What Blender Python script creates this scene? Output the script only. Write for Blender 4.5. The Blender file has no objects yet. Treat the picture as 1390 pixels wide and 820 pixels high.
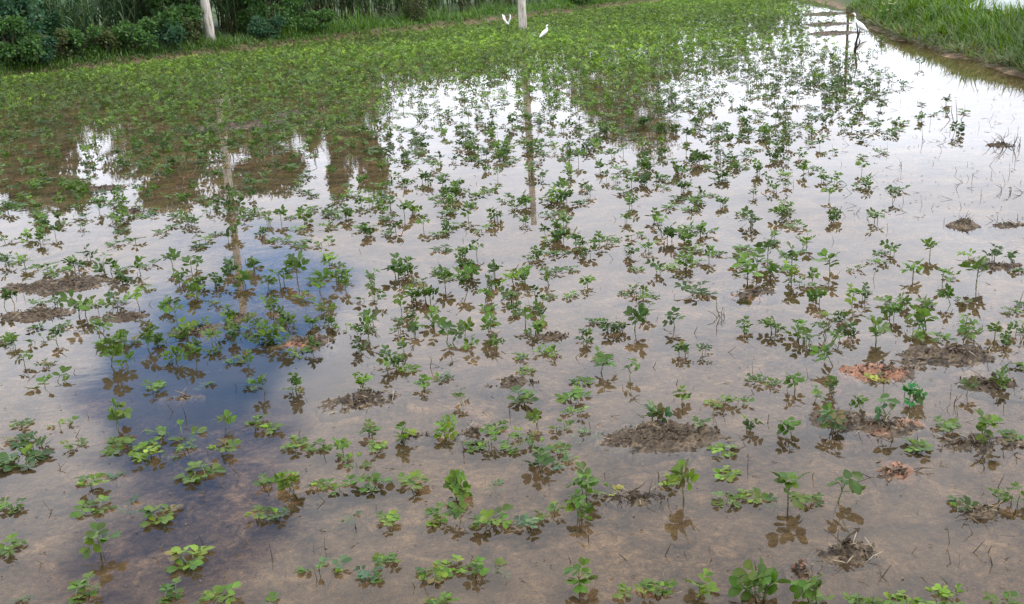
import bpy, bmesh, math, random
import numpy as np
from mathutils import Matrix, Vector

# ------------------------------------------------------------------ camera
sc = bpy.context.scene
col = sc.collection
F, CX, CY, CAMZ = 1400.0, 695.0, 410.0, 1.55
PITCH, ROLL = math.atan(455.0 / F), math.radians(3.5)
fwd = Vector((0, math.cos(PITCH), -math.sin(PITCH)))
up0 = Vector((0, math.sin(PITCH), math.cos(PITCH)))
rt0 = Vector((1, 0, 0))
RT = rt0 * math.cos(ROLL) - up0 * math.sin(ROLL)
UP = rt0 * math.sin(ROLL) + up0 * math.cos(ROLL)
cam_d = bpy.data.cameras.new('camera'); cam = bpy.data.objects.new('camera', cam_d); col.objects.link(cam)
cam_d.sensor_width = 36.0; cam_d.sensor_fit = 'HORIZONTAL'; cam_d.lens = F / 1390.0 * 36.0
cam_d.clip_start = 0.05; cam_d.clip_end = 2000
m = Matrix.Identity(4)
for i in range(3):
    m[i][0] = RT[i]; m[i][1] = UP[i]; m[i][2] = -fwd[i]
m[2][3] = CAMZ
cam.matrix_world = m
sc.camera = cam


def ray(px, py):
    return (fwd + RT * ((px - CX) / F) + UP * (-(py - CY) / F)).normalized()


def at(px, py, z=0.0):
    d = ray(px, py)
    t = (CAMZ - z) / -d.z
    return Vector((d.x * t, d.y * t, z))


def depth(p):
    return (Vector(p) - Vector((0, 0, CAMZ))).dot(fwd)


def project(P):
    """world points (n,3) -> pixels of the photograph"""
    q = P - np.array([0, 0, CAMZ])
    f = q @ np.array(fwd)
    f = np.where(np.abs(f) < 1e-3, 1e-3, f)
    return CX + F * (q @ np.array(RT)) / f, CY - F * (q @ np.array(UP)) / f, f


# ------------------------------------------------------------------ sky, sun, exposure
SUN_EL, SUN_AZ = math.radians(52), math.radians(95)      # azimuth measured from +Y towards +X
world = bpy.data.worlds.new('World'); sc.world = world; world.use_nodes = True
nt = world.node_tree; nt.nodes.clear()


def N(tree, typ, **kw):
    n = tree.nodes.new(typ)
    for k, v in kw.items():
        if k == 'inp':
            for a, b in v.items():
                n.inputs[a].default_value = b
        else:
            setattr(n, k, v)
    return n


def build_world():
    L = nt.links.new
    out = N(nt, 'ShaderNodeOutputWorld')
    tc = N(nt, 'ShaderNodeTexCoord')
    sky = N(nt, 'ShaderNodeTexSky', sky_type='NISHITA', sun_disc=False)
    sky.sun_elevation = SUN_EL; sky.sun_rotation = SUN_AZ
    sky.air_density = 1.0; sky.dust_density = 0.6; sky.ozone_density = 2.0
    sat = N(nt, 'ShaderNodeHueSaturation', inp={'Saturation': 1.3, 'Value': 1.45})
    bsky = N(nt, 'ShaderNodeBackground', inp={'Strength': 0.15})
    L(sky.outputs[0], sat.inputs['Color']); L(sat.outputs[0], bsky.inputs['Color'])
    sep = N(nt, 'ShaderNodeSeparateXYZ'); L(tc.outputs['Generated'], sep.inputs[0])
    za = N(nt, 'ShaderNodeMath', operation='ABSOLUTE'); L(sep.outputs['Z'], za.inputs[0])
    zb = N(nt, 'ShaderNodeMath', operation='ADD', inp={1: 0.22}); L(za.outputs[0], zb.inputs[0])
    dv = N(nt, 'ShaderNodeVectorMath', operation='DIVIDE')
    L(tc.outputs['Generated'], dv.inputs[0])
    cb = N(nt, 'ShaderNodeCombineXYZ')
    for k in range(3):
        L(zb.outputs[0], cb.inputs[k])
    L(cb.outputs[0], dv.inputs[1])
    # cloud deck: broad light and dark billows
    n1 = N(nt, 'ShaderNodeTexNoise', inp={'Scale': 1.5, 'Detail': 7.0, 'Roughness': 0.55, 'Distortion': 0.5})
    L(dv.outputs[0], n1.inputs['Vector'])
    r1 = N(nt, 'ShaderNodeValToRGB')
    r1.color_ramp.elements[0].position = 0.36; r1.color_ramp.elements[0].color = (1.04, 1.09, 1.23, 1)
    r1.color_ramp.elements[1].position = 0.66; r1.color_ramp.elements[1].color = (1.32, 1.40, 1.56, 1)
    L(n1.outputs[0], r1.inputs[0])
    bcl = N(nt, 'ShaderNodeBackground', inp={'Strength': 1.0})
    # brighter, thinner cloud where the hidden sun stands and near the horizon
    mr = N(nt, 'ShaderNodeValToRGB'); e = mr.color_ramp.elements; L(za.outputs[0], mr.inputs[0])
    e[0].position = 0.10; e[0].color = (.97,) * 3 + (1,); e[1].position = 0.45; e[1].color = (.88,) * 3 + (1,)
    for ps, vl in ((.16, .94), (.22, .80), (.31, 1.05)):
        q = e.new(ps); q.color = (vl,) * 3 + (1,)
    sun_v = ray(1275, 190); sun_v = Vector((sun_v.x, sun_v.y, -sun_v.z))
    dt = N(nt, 'ShaderNodeVectorMath', operation='DOT_PRODUCT', inp={1: sun_v}); L(tc.outputs['Generated'], dt.inputs[0])
    gl = N(nt, 'ShaderNodeMapRange', interpolation_type='SMOOTHSTEP', inp={1: 0.86, 2: 1.0, 3: 0.0, 4: 0.06})
    L(dt.outputs['Value'], gl.inputs[0])
    ad = N(nt, 'ShaderNodeMath', operation='ADD'); L(mr.outputs[0], ad.inputs[0]); L(gl.outputs[0], ad.inputs[1])
    L(r1.outputs[0], bcl.inputs['Color']); L(ad.outputs[0], bcl.inputs['Strength'])
    # gaps of blue between the clouds
    n2 = N(nt, 'ShaderNodeTexNoise', inp={'Scale': 3.2, 'Detail': 6.0, 'Roughness': 0.55})
    L(dv.outputs[0], n2.inputs['Vector'])
    prev = None
    for (px, py, w) in ((205, 520, 0.060), (290, 475, 0.080), (375, 420, 0.065), (270, 640, 0.085), (250, 760, 0.11)):
        g = ray(px, py); g = Vector((g.x, g.y, -g.z))
        ds = N(nt, 'ShaderNodeVectorMath', operation='DISTANCE', inp={1: g}); L(tc.outputs['Generated'], ds.inputs[0])
        mm = N(nt, 'ShaderNodeMath', operation='MULTIPLY', inp={1: 1.0 / w}); L(ds.outputs['Value'], mm.inputs[0])
        if prev is None:
            prev = mm
        else:
            mn = N(nt, 'ShaderNodeMath', operation='SMOOTH_MIN', inp={2: 0.4}); L(prev.outputs[0], mn.inputs[0]); L(mm.outputs[0], mn.inputs[1]); prev = mn
    wp = N(nt, 'ShaderNodeMath', operation='MULTIPLY_ADD', inp={1: 2.2, 2: -1.15}); L(n2.outputs[0], wp.inputs[0])
    sm = N(nt, 'ShaderNodeMath', operation='ADD'); L(prev.outputs[0], sm.inputs[0]); L(wp.outputs[0], sm.inputs[1])
    fac = N(nt, 'ShaderNodeMapRange', interpolation_type='SMOOTHSTEP', inp={1: 0.50, 2: 1.15, 3: 0.0, 4: 1.0}); L(sm.outputs[0], fac.inputs[0])
    mx = N(nt, 'ShaderNodeMixShader'); L(fac.outputs[0], mx.inputs[0]); L(bsky.outputs[0], mx.inputs[1]); L(bcl.outputs[0], mx.inputs[2])
    L(mx.outputs[0], out.inputs[0])


build_world()
sd = bpy.data.lights.new('sun', 'SUN'); sd.energy = 1.1; sd.angle = math.radians(14); sd.color = (1.0, 0.96, 0.9)
so = bpy.data.objects.new('sun', sd); col.objects.link(so)
sdir = Vector((math.sin(SUN_AZ) * math.cos(SUN_EL), math.cos(SUN_AZ) * math.cos(SUN_EL), math.sin(SUN_EL)))
so.rotation_euler = sdir.to_track_quat('Z', 'Y').to_euler(); so.location = sdir * 50
sc.view_settings.view_transform = 'Standard'; sc.view_settings.look = 'None'
sc.view_settings.exposure = 0.82; sc.view_settings.gamma = 1.0; sc.view_settings.use_curve_mapping = False
sc.render.engine = 'CYCLES'
sc.cycles.use_denoising = True
sc.cycles.max_bounces = 8; sc.cycles.transparent_max_bounces = 16; sc.cycles.diffuse_bounces = 3; sc.cycles.glossy_bounces = 3
sc.cycles.caustics_reflective = False; sc.cycles.caustics_refractive = False

rng = np.random.default_rng(11)
random.seed(5)

# ------------------------------------------------------------------ helpers


def _hash(ix, iy, s):
    h = (ix.astype(np.int64) * 374761393 + iy.astype(np.int64) * 668265263 + s * 974634777) & 0xffffffff
    h = ((h ^ (h >> 13)) * 1274126177) & 0xffffffff
    return ((h ^ (h >> 16)) & 0xffff) / 65535.0


def vnoise(x, y, s=0):
    x = np.asarray(x, float); y = np.asarray(y, float)
    ix = np.floor(x); iy = np.floor(y); fx = x - ix; fy = y - iy
    fx = fx * fx * (3 - 2 * fx); fy = fy * fy * (3 - 2 * fy)
    a = _hash(ix, iy, s); b = _hash(ix + 1, iy, s); c = _hash(ix, iy + 1, s); d = _hash(ix + 1, iy + 1, s)
    return (a * (1 - fx) + b * fx) * (1 - fy) + (c * (1 - fx) + d * fx) * fy


def fbm(x, y, s=0, o=4, g=0.5):
    v = 0; a = 1; t = 0
    for k in range(o):
        v = v + a * vnoise(x * 2 ** k + 17.3 * k, y * 2 ** k - 9.1 * k, s + k); t += a; a *= g
    return v / t - 0.5


def mesh_np(name, V, faces, smooth=True, mat=None, cols=None):
    """V (n,3); faces: list of index arrays (k,3) or (k,4)"""
    me = bpy.data.meshes.new(name)
    V = np.asarray(V, np.float32)
    faces = [np.asarray(f, np.int32) for f in faces if len(f)]
    nl = sum(f.size for f in faces); nf = sum(len(f) for f in faces)
    me.vertices.add(len(V)); me.vertices.foreach_set('co', V.ravel())
    me.loops.add(nl); me.polygons.add(nf)
    me.loops.foreach_set('vertex_index', np.concatenate([f.ravel() for f in faces]))
    tot = np.concatenate([np.full(len(f), f.shape[1], np.int32) for f in faces])
    st = np.zeros(nf, np.int32); st[1:] = np.cumsum(tot)[:-1]
    me.polygons.foreach_set('loop_start', st)
    me.polygons.foreach_set('loop_total', tot)
    me.polygons.foreach_set('use_smooth', np.full(nf, smooth))
    if cols is not None:
        a = me.color_attributes.new('tint', 'FLOAT_COLOR', 'POINT')
        c = np.ones((len(V), 4), np.float32); c[:, :3] = cols
        a.data.foreach_set('color', c.ravel())
    me.update(calc_edges=True); me.validate()
    if mat:
        me.materials.append(mat)
    return me


def obj(name, me, parent=None, mat=None):
    o = bpy.data.objects.new(name, me); col.objects.link(o)
    if parent is not None:
        o.parent = parent
    if mat and me is not None and not me.materials:
        me.materials.append(mat)
    return o


def tag(o, label=None, cat=None, group=None, kind=None):
    if label: o['label'] = label
    if cat: o['category'] = cat
    if group: o['group'] = group
    if kind: o['kind'] = kind
    return o


def empty(name, loc=(0, 0, 0), rz=0.0):
    o = bpy.data.objects.new(name, None); col.objects.link(o)
    o.location = loc; o.rotation_euler = (0, 0, rz); o.empty_display_size = 0.05
    return o


class MB:
    """collects geometry into one mesh"""

    def __init__(s):
        s.V = []; s.T = []; s.Q = []; s.C = []; s.n = 0

    def add(s, V, T=None, Q=None, c=(1, 1, 1)):
        V = np.asarray(V, float)
        if T is not None and len(T): s.T.append(np.asarray(T) + s.n)
        if Q is not None and len(Q): s.Q.append(np.asarray(Q) + s.n)
        cc = np.asarray(c, float)
        s.C.append(np.broadcast_to(cc, (len(V), 3)) if cc.ndim == 1 else cc)
        s.V.append(V); s.n += len(V)

    def tube(s, pts, rad, sides=5, c=(1, 1, 1), cap=True):
        pts = np.asarray(pts, float); n = len(pts)
        rad = np.broadcast_to(np.asarray(rad, float), (n,))
        tan = np.gradient(pts, axis=0); tan /= np.linalg.norm(tan, axis=1)[:, None] + 1e-9
        ref = np.array([0, 0, 1.0]) if abs(tan[:, 2]).mean() < 0.8 else np.array([1.0, 0, 0])
        a = np.cross(tan, ref); a /= np.linalg.norm(a, axis=1)[:, None] + 1e-9
        b = np.cross(tan, a)
        th = np.arange(sides) * 2 * math.pi / sides
        V = pts[:, None, :] + rad[:, None, None] * (np.cos(th)[None, :, None] * a[:, None, :] + np.sin(th)[None, :, None] * b[:, None, :])
        V = V.reshape(-1, 3); Q = []
        for i in range(n - 1):
            for k in range(sides):
                k2 = (k + 1) % sides
                Q.append((i * sides + k, i * sides + k2, (i + 1) * sides + k2, (i + 1) * sides + k))
        T = []
        if cap:
            V = np.vstack([V, pts[:1], pts[-1:]]); e0 = n * sides
            for k in range(sides):
                k2 = (k + 1) % sides
                T.append((e0, k2, k)); T.append((e0 + 1, (n - 1) * sides + k, (n - 1) * sides + k2))
        s.add(V, T, Q, c)

    def inst(s, base, T, Q, mats, c):
        """base (k,3) verts instanced by mats (n,4,4); c (n,3)"""
        n = len(mats)
        if n == 0: return
        P = np.einsum('nij,kj->nki', mats[:, :3, :3], base) + mats[:, None, :3, 3]
        k = len(base); off = (np.arange(n) * k)[:, None, None]
        s.add(P.reshape(-1, 3), (np.asarray(T)[None] + off).reshape(-1, 3) if T is not None and len(T) else None,
              (np.asarray(Q)[None] + off).reshape(-1, 4) if Q is not None and len(Q) else None, np.repeat(c, k, axis=0))

    def mesh(s, name, mat=None, smooth=True):
        return mesh_np(name, np.vstack(s.V), ([np.vstack(s.T)] if s.T else []) + ([np.vstack(s.Q)] if s.Q else []), smooth, mat, np.vstack(s.C))

    def build(s, name, mat=None, parent=None, smooth=True):
        return obj(name, s.mesh(name, mat, smooth), parent)


ICO_V, ICO_T = None, None
_b = bmesh.new(); bmesh.ops.create_icosphere(_b, subdivisions=1, radius=1.0)
ICO_V = np.array([v.co[:] for v in _b.verts]); ICO_T = np.array([[v.index for v in f.verts] for f in _b.faces]); _b.free()
_b = bmesh.new(); bmesh.ops.create_icosphere(_b, subdivisions=2, radius=1.0)
ICO2_V = np.array([v.co[:] for v in _b.verts]); ICO2_T = np.array([[v.index for v in f.verts] for f in _b.faces]); _b.free()

# ------------------------------------------------------------------ materials


def new_mat(name):
    mt = bpy.data.materials.new(name); mt.use_nodes = True
    t = mt.node_tree; t.nodes.clear()
    return mt, t, t.links.new, N(t, 'ShaderNodeOutputMaterial')


def leaf_mat(name, source, transl=0.24, rough=0.42, spec=0.27, under=1.35):
    """source: 'object' (object colour) or 'tint' (vertex colour)"""
    mt, t, L, out = new_mat(name)
    if source == 'object':
        ci = N(t, 'ShaderNodeObjectInfo'); c = ci.outputs['Color']
    else:
        ci = N(t, 'ShaderNodeAttribute', attribute_name='tint'); c = ci.outputs['Color']
    geo = N(t, 'ShaderNodeNewGeometry')
    tc = N(t, 'ShaderNodeTexCoord')
    nz = N(t, 'ShaderNodeTexNoise', inp={'Scale': 60.0, 'Detail': 3.0}); L(geo.outputs['Position'], nz.inputs['Vector'])
    mr = N(t, 'ShaderNodeMapRange', inp={1: 0.3, 2: 0.7, 3: 0.82, 4: 1.15}); L(nz.outputs[0], mr.inputs[0])
    v = N(t, 'ShaderNodeVectorMath', operation='SCALE'); L(c, v.inputs[0]); L(mr.outputs[0], v.inputs['Scale'])
    pale = N(t, 'ShaderNodeMix', data_type='RGBA', blend_type='MIX', inp={0: 0.0, 7: (0.16, 0.22, 0.12, 1)})
    bf = N(t, 'ShaderNodeMath', operation='MULTIPLY', inp={1: 0.45}); L(geo.outputs['Backfacing'], bf.inputs[0])
    L(bf.outputs[0], pale.inputs[0]); L(v.outputs[0], pale.inputs[6])
    p = N(t, 'ShaderNodeBsdfPrincipled', inp={'Roughness': rough, 'Specular IOR Level': spec}); L(pale.outputs[2], p.inputs['Base Color'])
    tr = N(t, 'ShaderNodeBsdfTranslucent')
    tcx = N(t, 'ShaderNodeMix', data_type='RGBA', blend_type='MULTIPLY', inp={0: 1.0, 7: (1.5, 1.6, 0.6, 1)}); L(v.outputs[0], tcx.inputs[6]); L(tcx.outputs[2], tr.inputs['Color'])
    mx = N(t, 'ShaderNodeMixShader', inp={0: transl}); L(p.outputs[0], mx.inputs[1]); L(tr.outputs[0], mx.inputs[2]); L(mx.outputs[0], out.inputs[0])
    return mt


def tint_mat(name, rough=0.9, spec=0.2, bump=0.0, scale=120, var=0.25):
    mt, t, L, out = new_mat(name)
    ci = N(t, 'ShaderNodeAttribute', attribute_name='tint')
    geo = N(t, 'ShaderNodeNewGeometry')
    nz = N(t, 'ShaderNodeTexNoise', inp={'Scale': scale, 'Detail': 4.0}); L(geo.outputs['Position'], nz.inputs['Vector'])
    mr = N(t, 'ShaderNodeMapRange', inp={1: 0.3, 2: 0.7, 3: 1 - var, 4: 1 + var}); L(nz.outputs[0], mr.inputs[0])
    v = N(t, 'ShaderNodeVectorMath', operation='SCALE'); L(ci.outputs['Color'], v.inputs[0]); L(mr.outputs[0], v.inputs['Scale'])
    p = N(t, 'ShaderNodeBsdfPrincipled', inp={'Roughness': rough, 'Specular IOR Level': spec}); L(v.outputs[0], p.inputs['Base Color'])
    if bump:
        b = N(t, 'ShaderNodeBump', inp={'Strength': bump, 'Distance': 0.01}); L(nz.outputs[0], b.inputs['Height']); L(b.outputs[0], p.inputs['Normal'])
    L(p.outputs[0], out.inputs[0])
    return mt


M_LEAF = leaf_mat('peanut_leaf', 'object')
M_LEAF_T = leaf_mat('peanut_leaf_mass', 'tint')
M_FOL = leaf_mat('hedge_leaf', 'tint', transl=0.22, rough=0.5, spec=0.2)
M_GRASS = leaf_mat('grass_blade', 'tint', transl=0.25, rough=0.6, spec=0.12)
M_STEM = tint_mat('plant_stem', 0.6, 0.3)
M_TWIG = tint_mat('dry_straw', 0.8, 0.2)
M_BARK = tint_mat('bark', 0.9, 0.2, 0.5, 30)
M_MUDCLOD = tint_mat('mud_clods', 0.6, 0.3, 0.9, 90, 0.45)
M_FEATHER = tint_mat('white_feathers', 0.7, 0.2, 0.1, 200, 0.05)


def ground_mat():
    mt, t, L, out = new_mat('field_mud')
    at_ = N(t, 'ShaderNodeAttribute', attribute_name='tint')      # r: dry land, g: grassy, b: bed darkened for the blue reflection
    sp = N(t, 'ShaderNodeSeparateColor'); L(at_.outputs['Color'], sp.inputs[0])
    geo = N(t, 'ShaderNodeNewGeometry')

    def noise(scale, detail=5.0, rough=0.55, vec=None, dist=0.0):
        n = N(t, 'ShaderNodeTexNoise', inp={'Scale': scale, 'Detail': detail, 'Roughness': rough, 'Distortion': dist}); L(vec or geo.outputs['Position'], n.inputs['Vector']); return n
    mp = N(t, 'ShaderNodeMapping', inp={'Scale': (0.9, 1.0, 1)}); L(geo.outputs['Position'], mp.inputs['Vector'])
    n1 = noise(4.5, 7.0, 0.6, mp.outputs[0], 0.9); n2 = noise(42.0, 7.0, 0.68, mp.outputs[0], 0.5); n3 = noise(200.0, 4.0, 0.65)
    r1 = N(t, 'ShaderNodeValToRGB'); e = r1.color_ramp.elements
    e[0].position = 0.40; e[0].color = (0.040, 0.026, 0.014, 1)
    e[1].position = 0.62; e[1].color = (0.50, 0.315, 0.16, 1)
    q = e.new(0.475); q.color = (0.152, 0.098, 0.051, 1)
    q = e.new(0.54); q.color = (0.255, 0.162, 0.084, 1)
    sumn = N(t, 'ShaderNodeMath', operation='MULTIPLY_ADD', inp={1: 0.48}); L(n2.outputs[0], sumn.inputs[0])
    hf = N(t, 'ShaderNodeMath', operation='MULTIPLY', inp={1: 0.52}); L(n1.outputs[0], hf.inputs[0]); L(hf.outputs[0], sumn.inputs[2])
    L(sumn.outputs[0], r1.inputs[0])
    sc3 = N(t, 'ShaderNodeMapRange', inp={1: 0.3, 2: 0.7, 3: 0.5, 4: 1.45}); L(n3.outputs[0], sc3.inputs[0])
    c1 = N(t, 'ShaderNodeVectorMath', operation='SCALE'); L(r1.outputs[0], c1.inputs[0]); L(sc3.outputs[0], c1.inputs['Scale'])
    # small dark rotting specks
    vo = N(t, 'ShaderNodeTexVoronoi', inp={'Scale': 42.0, 'Randomness': 1.0}); L(geo.outputs['Position'], vo.inputs['Vector'])
    sk = N(t, 'ShaderNodeMapRange', inp={1: 0.10, 2: 0.20, 3: 1.0, 4: 0.0}); L(vo.outputs['Distance'], sk.inputs[0])
    gate = N(t, 'ShaderNodeMapRange', inp={1: 0.50, 2: 0.62, 3: 0.0, 4: 0.75}); L(noise(2.6).outputs[0], gate.inputs[0])
    skm = N(t, 'ShaderNodeMath', operation='MULTIPLY'); L(sk.outputs[0], skm.inputs[0]); L(gate.outputs[0], skm.inputs[1])
    c2 = N(t, 'ShaderNodeMix', data_type='RGBA', inp={7: (0.03, 0.024, 0.018, 1)}); L(skm.outputs[0], c2.inputs[0]); L(c1.outputs[0], c2.inputs[6])
    c2b = N(t, 'ShaderNodeMix', data_type='RGBA', inp={7: (0.012, 0.012, 0.012, 1)}); L(sp.outputs[2], c2b.inputs[0]); L(c2.outputs[2], c2b.inputs[6]); c2 = c2b  # near-black painted into the bed under the blue sky reflection
    # soil and turf beyond the water
    soil = N(t, 'ShaderNodeMix', data_type='RGBA', inp={6: (0.10, 0.065, 0.038, 1), 7: (0.20, 0.15, 0.09, 1)}); L(n2.outputs[0], soil.inputs[0])
    grs = N(t, 'ShaderNodeMix', data_type='RGBA', inp={6: (0.035, 0.06, 0.015, 1), 7: (0.07, 0.12, 0.025, 1)}); L(n2.outputs[0], grs.inputs[0])
    c3 = N(t, 'ShaderNodeMix', data_type='RGBA'); L(sp.outputs[0], c3.inputs[0]); L(c2.outputs[2], c3.inputs[6]); L(soil.outputs[2], c3.inputs[7])
    c4 = N(t, 'ShaderNodeMix', data_type='RGBA'); L(sp.outputs[1], c4.inputs[0]); L(c3.outputs[2], c4.inputs[6]); L(grs.outputs[2], c4.inputs[7])
    p = N(t, 'ShaderNodeBsdfPrincipled', inp={'Roughness': 0.75, 'Specular IOR Level': 0.25}); L(c4.outputs[2], p.inputs['Base Color'])
    bs = N(t, 'ShaderNodeMath', operation='ADD'); L(n2.outputs[0], bs.inputs[0]); L(n3.outputs[0], bs.inputs[1])
    b = N(t, 'ShaderNodeBump', inp={'Strength': 1.0, 'Distance': 0.014}); L(bs.outputs[0], b.inputs['Height']); L(b.outputs[0], p.inputs['Normal'])
    L(p.outputs[0], out.inputs[0])
    return mt


def water_mat():
    mt, t, L, out = new_mat('flood_water')
    geo = N(t, 'ShaderNodeNewGeometry')
    mp = N(t, 'ShaderNodeMapping', inp={'Rotation': (0, 0, 0.5), 'Scale': (1.0, 2.2, 1.0)}); L(geo.outputs['Position'], mp.inputs['Vector'])
    n1 = N(t, 'ShaderNodeTexNoise', inp={'Scale': 7.0, 'Detail': 1.5, 'Roughness': 0.45}); L(mp.outputs[0], n1.inputs['Vector'])
    n2 = N(t, 'ShaderNodeTexNoise', inp={'Scale': 0.55, 'Detail': 2.0}); L(geo.outputs['Position'], n2.inputs['Vector'])
    gust = N(t, 'ShaderNodeMapRange', inp={1: 0.45, 2: 0.68, 3: 0.08, 4: 1.3}); L(n2.outputs[0], gust.inputs[0])
    h = N(t, 'ShaderNodeMath', operation='MULTIPLY'); L(n1.outputs[0], h.inputs[0]); L(gust.outputs[0], h.inputs[1])
    b = N(t, 'ShaderNodeBump', inp={'Strength': 0.10, 'Distance': 0.005}); L(h.outputs[0], b.inputs['Height'])
    fr = N(t, 'ShaderNodeFresnel', inp={'IOR': 1.333}); L(b.outputs[0], fr.inputs['Normal'])
    gl = N(t, 'ShaderNodeBsdfGlossy', inp={'Color': (1, 1, 1, 1), 'Roughness': 0.015}); L(b.outputs[0], gl.inputs['Normal'])
    tr = N(t, 'ShaderNodeBsdfTransparent', inp={'Color': (0.93, 0.91, 0.87, 1)})
    n4 = N(t, 'ShaderNodeTexNoise', inp={'Scale': 1.6, 'Detail': 5.0}); L(geo.outputs['Position'], n4.inputs['Vector'])
    silt_or_refl_dark = N(t, 'ShaderNodeMapRange', inp={1: 0.35, 2: 0.7, 3: 0.03, 4: 0.24}); L(n4.outputs[0], silt_or_refl_dark.inputs[0])
    df = N(t, 'ShaderNodeBsdfDiffuse', inp={'Color': (0.215, 0.145, 0.080, 1)})
    m1 = N(t, 'ShaderNodeMixShader'); L(silt_or_refl_dark.outputs[0], m1.inputs[0]); L(tr.outputs[0], m1.inputs[1]); L(df.outputs[0], m1.inputs[2])
    m2 = N(t, 'ShaderNodeMixShader'); L(fr.outputs[0], m2.inputs[0]); L(m1.outputs[0], m2.inputs[1]); L(gl.outputs[0], m2.inputs[2])
    L(m2.outputs[0], out.inputs[0])
    return mt


M_GROUND = ground_mat(); M_WATER = water_mat()

# ------------------------------------------------------------------ terrain
A = at(0, 110); B = at(900, 3)
LD = (B - A).normalized(); LN = Vector((-LD.y, LD.x, 0))                # along / away from the field
RB = [at(x, y) for (x, y) in ((1390, 99), (1300, 74), (1230, 54), (1180, 32), (1166, 18))]
RB_Y = np.array([-60, RB[0].y - 4] + [p.y for p in RB] + [RB[-1].y + 6, 60, 500.0]); RB_X = np.array([RB[0].x - 0.9 - 3, RB[0].x - 0.9] + [p.x for p in RB] + [RB[-1].x + 1.0, 13, 60.0])


MOUNDS = [
    (905, 592, 72, 22, .034, 'largest crumbly brown mud clump, right of centre with a plant rooted on it', 0, 1.6, 14),
    (845, 600, 32, 14, .014, 'pale crumbly mud patch touching the left of the largest clump', 0, 1.0, 6),
    (490, 545, 52, 16, .022, 'flat brown mud clump left of centre below an upright seedling', 0, 1.2, 14),
    (700, 520, 32, 7, .018, 'narrow dark mud ridge in the middle of the picture', 0, 1.2, 6),
    (560, 592, 20, 6, .014, 'small mud lump at the foot of a bright seedling left of centre', 0, 1, 3),
    (645, 588, 30, 9, .012, 'low mud patch under bright seedlings at centre', 0, 1, 6),
    (1205, 505, 58, 13, .026, 'mud clump with orange-red soil patches at right', 1.0, 1.4, 10),
    (1290, 484, 66, 17, .032, 'long dark mud clump under a bushy plant at right', 0, 1.4, 12),
    (1140, 572, 42, 15, .030, 'mud clump holding a big spreading seedling at right', 0, 1.4, 12),
    (1205, 580, 40, 14, .024, 'mud clump under the most vivid green seedlings', .6, 1.3, 14),
    (1340, 522, 50, 12, .022, 'mud clump near the right edge below the long dark one', 0, 1.2, 8),
    (1215, 642, 34, 15, .020, 'reddish mud lump below the vivid seedlings', 1.1, 1.2, 6),
    (1325, 602, 75, 10, .018, 'long low mud ridge with dead stalks near right edge', 0, 1.2, 22),
    (1155, 752, 40, 14, .036, 'isolated rounded mud clod with straw near the bottom right', 0, 1.3, 16),
    (1330, 698, 22, 7, .030, 'small straw-covered mud clod by the right edge', 0, 1, 22),
    (1088, 775, 24, 16, .012, 'pinkish mud bump beside the big bottom plants', .7, .8, 4),
    (868, 675, 40, 9, .018, 'thin mud ridge bristling with dead twigs, lower right of centre', 0, .9, 34),
    (85, 388, 78, 10, .030, 'long brown mud ridge near the left edge under dense plants', 0, 1.3, 8),
    (48, 428, 60, 10, .024, 'second brown mud ridge at left edge, below the long one', 0, 1.2, 6),
    (168, 430, 36, 7, .020, 'small brown mud patch left, between the ridges and blue water', 0, 1, 5),
    (268, 450, 32, 9, .020, 'mud patch at the edge of the blue sky reflection', .2, 1, 5),
    (325, 432, 26, 7, .016, 'small mud patch among plants above the blue reflection', 0, 1, 4),
    (420, 465, 44, 12, .026, 'brown mud clump beside a big bushy plant left of centre', .2, 1.2, 10),
    (752, 457, 22, 5, .020, 'small dark mud lump at the picture centre', 0, 1, 8),
    (1020, 398, 24, 7, .022, 'mud lump under bushy plants right of centre', .2, 1, 6),
    (1042, 360, 18, 4, .016, 'tiny mud lump among plants, upper right of centre', .2, 1, 4),
    (1307, 306, 20, 4, .040, 'isolated brown mud heap in the open water at right', .2, 1.2, 10),
    (1368, 306, 26, 3, .018, 'flat mud strip in open water at the right edge', 0, 1, 10),
    (1350, 362, 34, 4, .020, 'thin mud ridge under seedlings at the right edge', 0, 1, 8),
    (142, 255, 34, 4, .030, 'brown mud strip among plants at upper left', 0, 1, 4),
    (180, 287, 18, 3, .022, 'small brown mud strip below another at upper left', 0, 1, 4),
    (330, 170, 60, 5, .030, 'pale muddy shoal left of centre, far up the field', 0, 1, 0),
    (395, 155, 24, 4, .035, 'small tan mud shoal among distant plants', 0, 1, 0),
    (1132, 45, 30, 2.6, .045, 'brown grassy islet in the far water, nearest of three', 0, 1, 20),
    (1122, 33, 26, 2.0, .045, 'brown islet in the far water, middle of three', 0, 1, 20),
    (1120, 19, 24, 2.2, .05, 'brown islet in the far water, farthest of three', 0, 1, 20),
    (1360, 197, 18, 3, .020, 'low mud patch under dead stalks in open water at right', 0, .6, 10),
    (255, 538, 26, 5, .012, 'pale mud patch just below the blue reflection', .2, .8, 4),
]


def mound_size(px, py, hw, hd):
    p = at(px, py); w = hw * 1.12 / F * depth(p); dpt = (at(px, py - hd) - at(px, py + hd)).length / 2
    return p, w, min(max(dpt, w * .35), w * 2.0)


MSIZE = [mound_size(*a_[:4]) for a_ in MOUNDS]


def zones(x, y):
    dl = (x - A.x) * LN.x + (y - A.y) * LN.y + 0.5 * fbm(x * 0.6, y * 0.6, 3, 3)
    dr = x - np.interp(y, RB_Y, RB_X) + 0.55 * fbm(x * 1.1, y * 1.1, 5, 4)
    df = y - 43.0 + fbm(x * 0.3, y * 0.3, 8, 2)
    dn = 0.35 - y
    return dl, dr, df, dn


def smooth(a, b, v):
    t = np.clip((v - a) / (b - a), 0, 1)
    return t * t * (3 - 2 * t)


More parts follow.
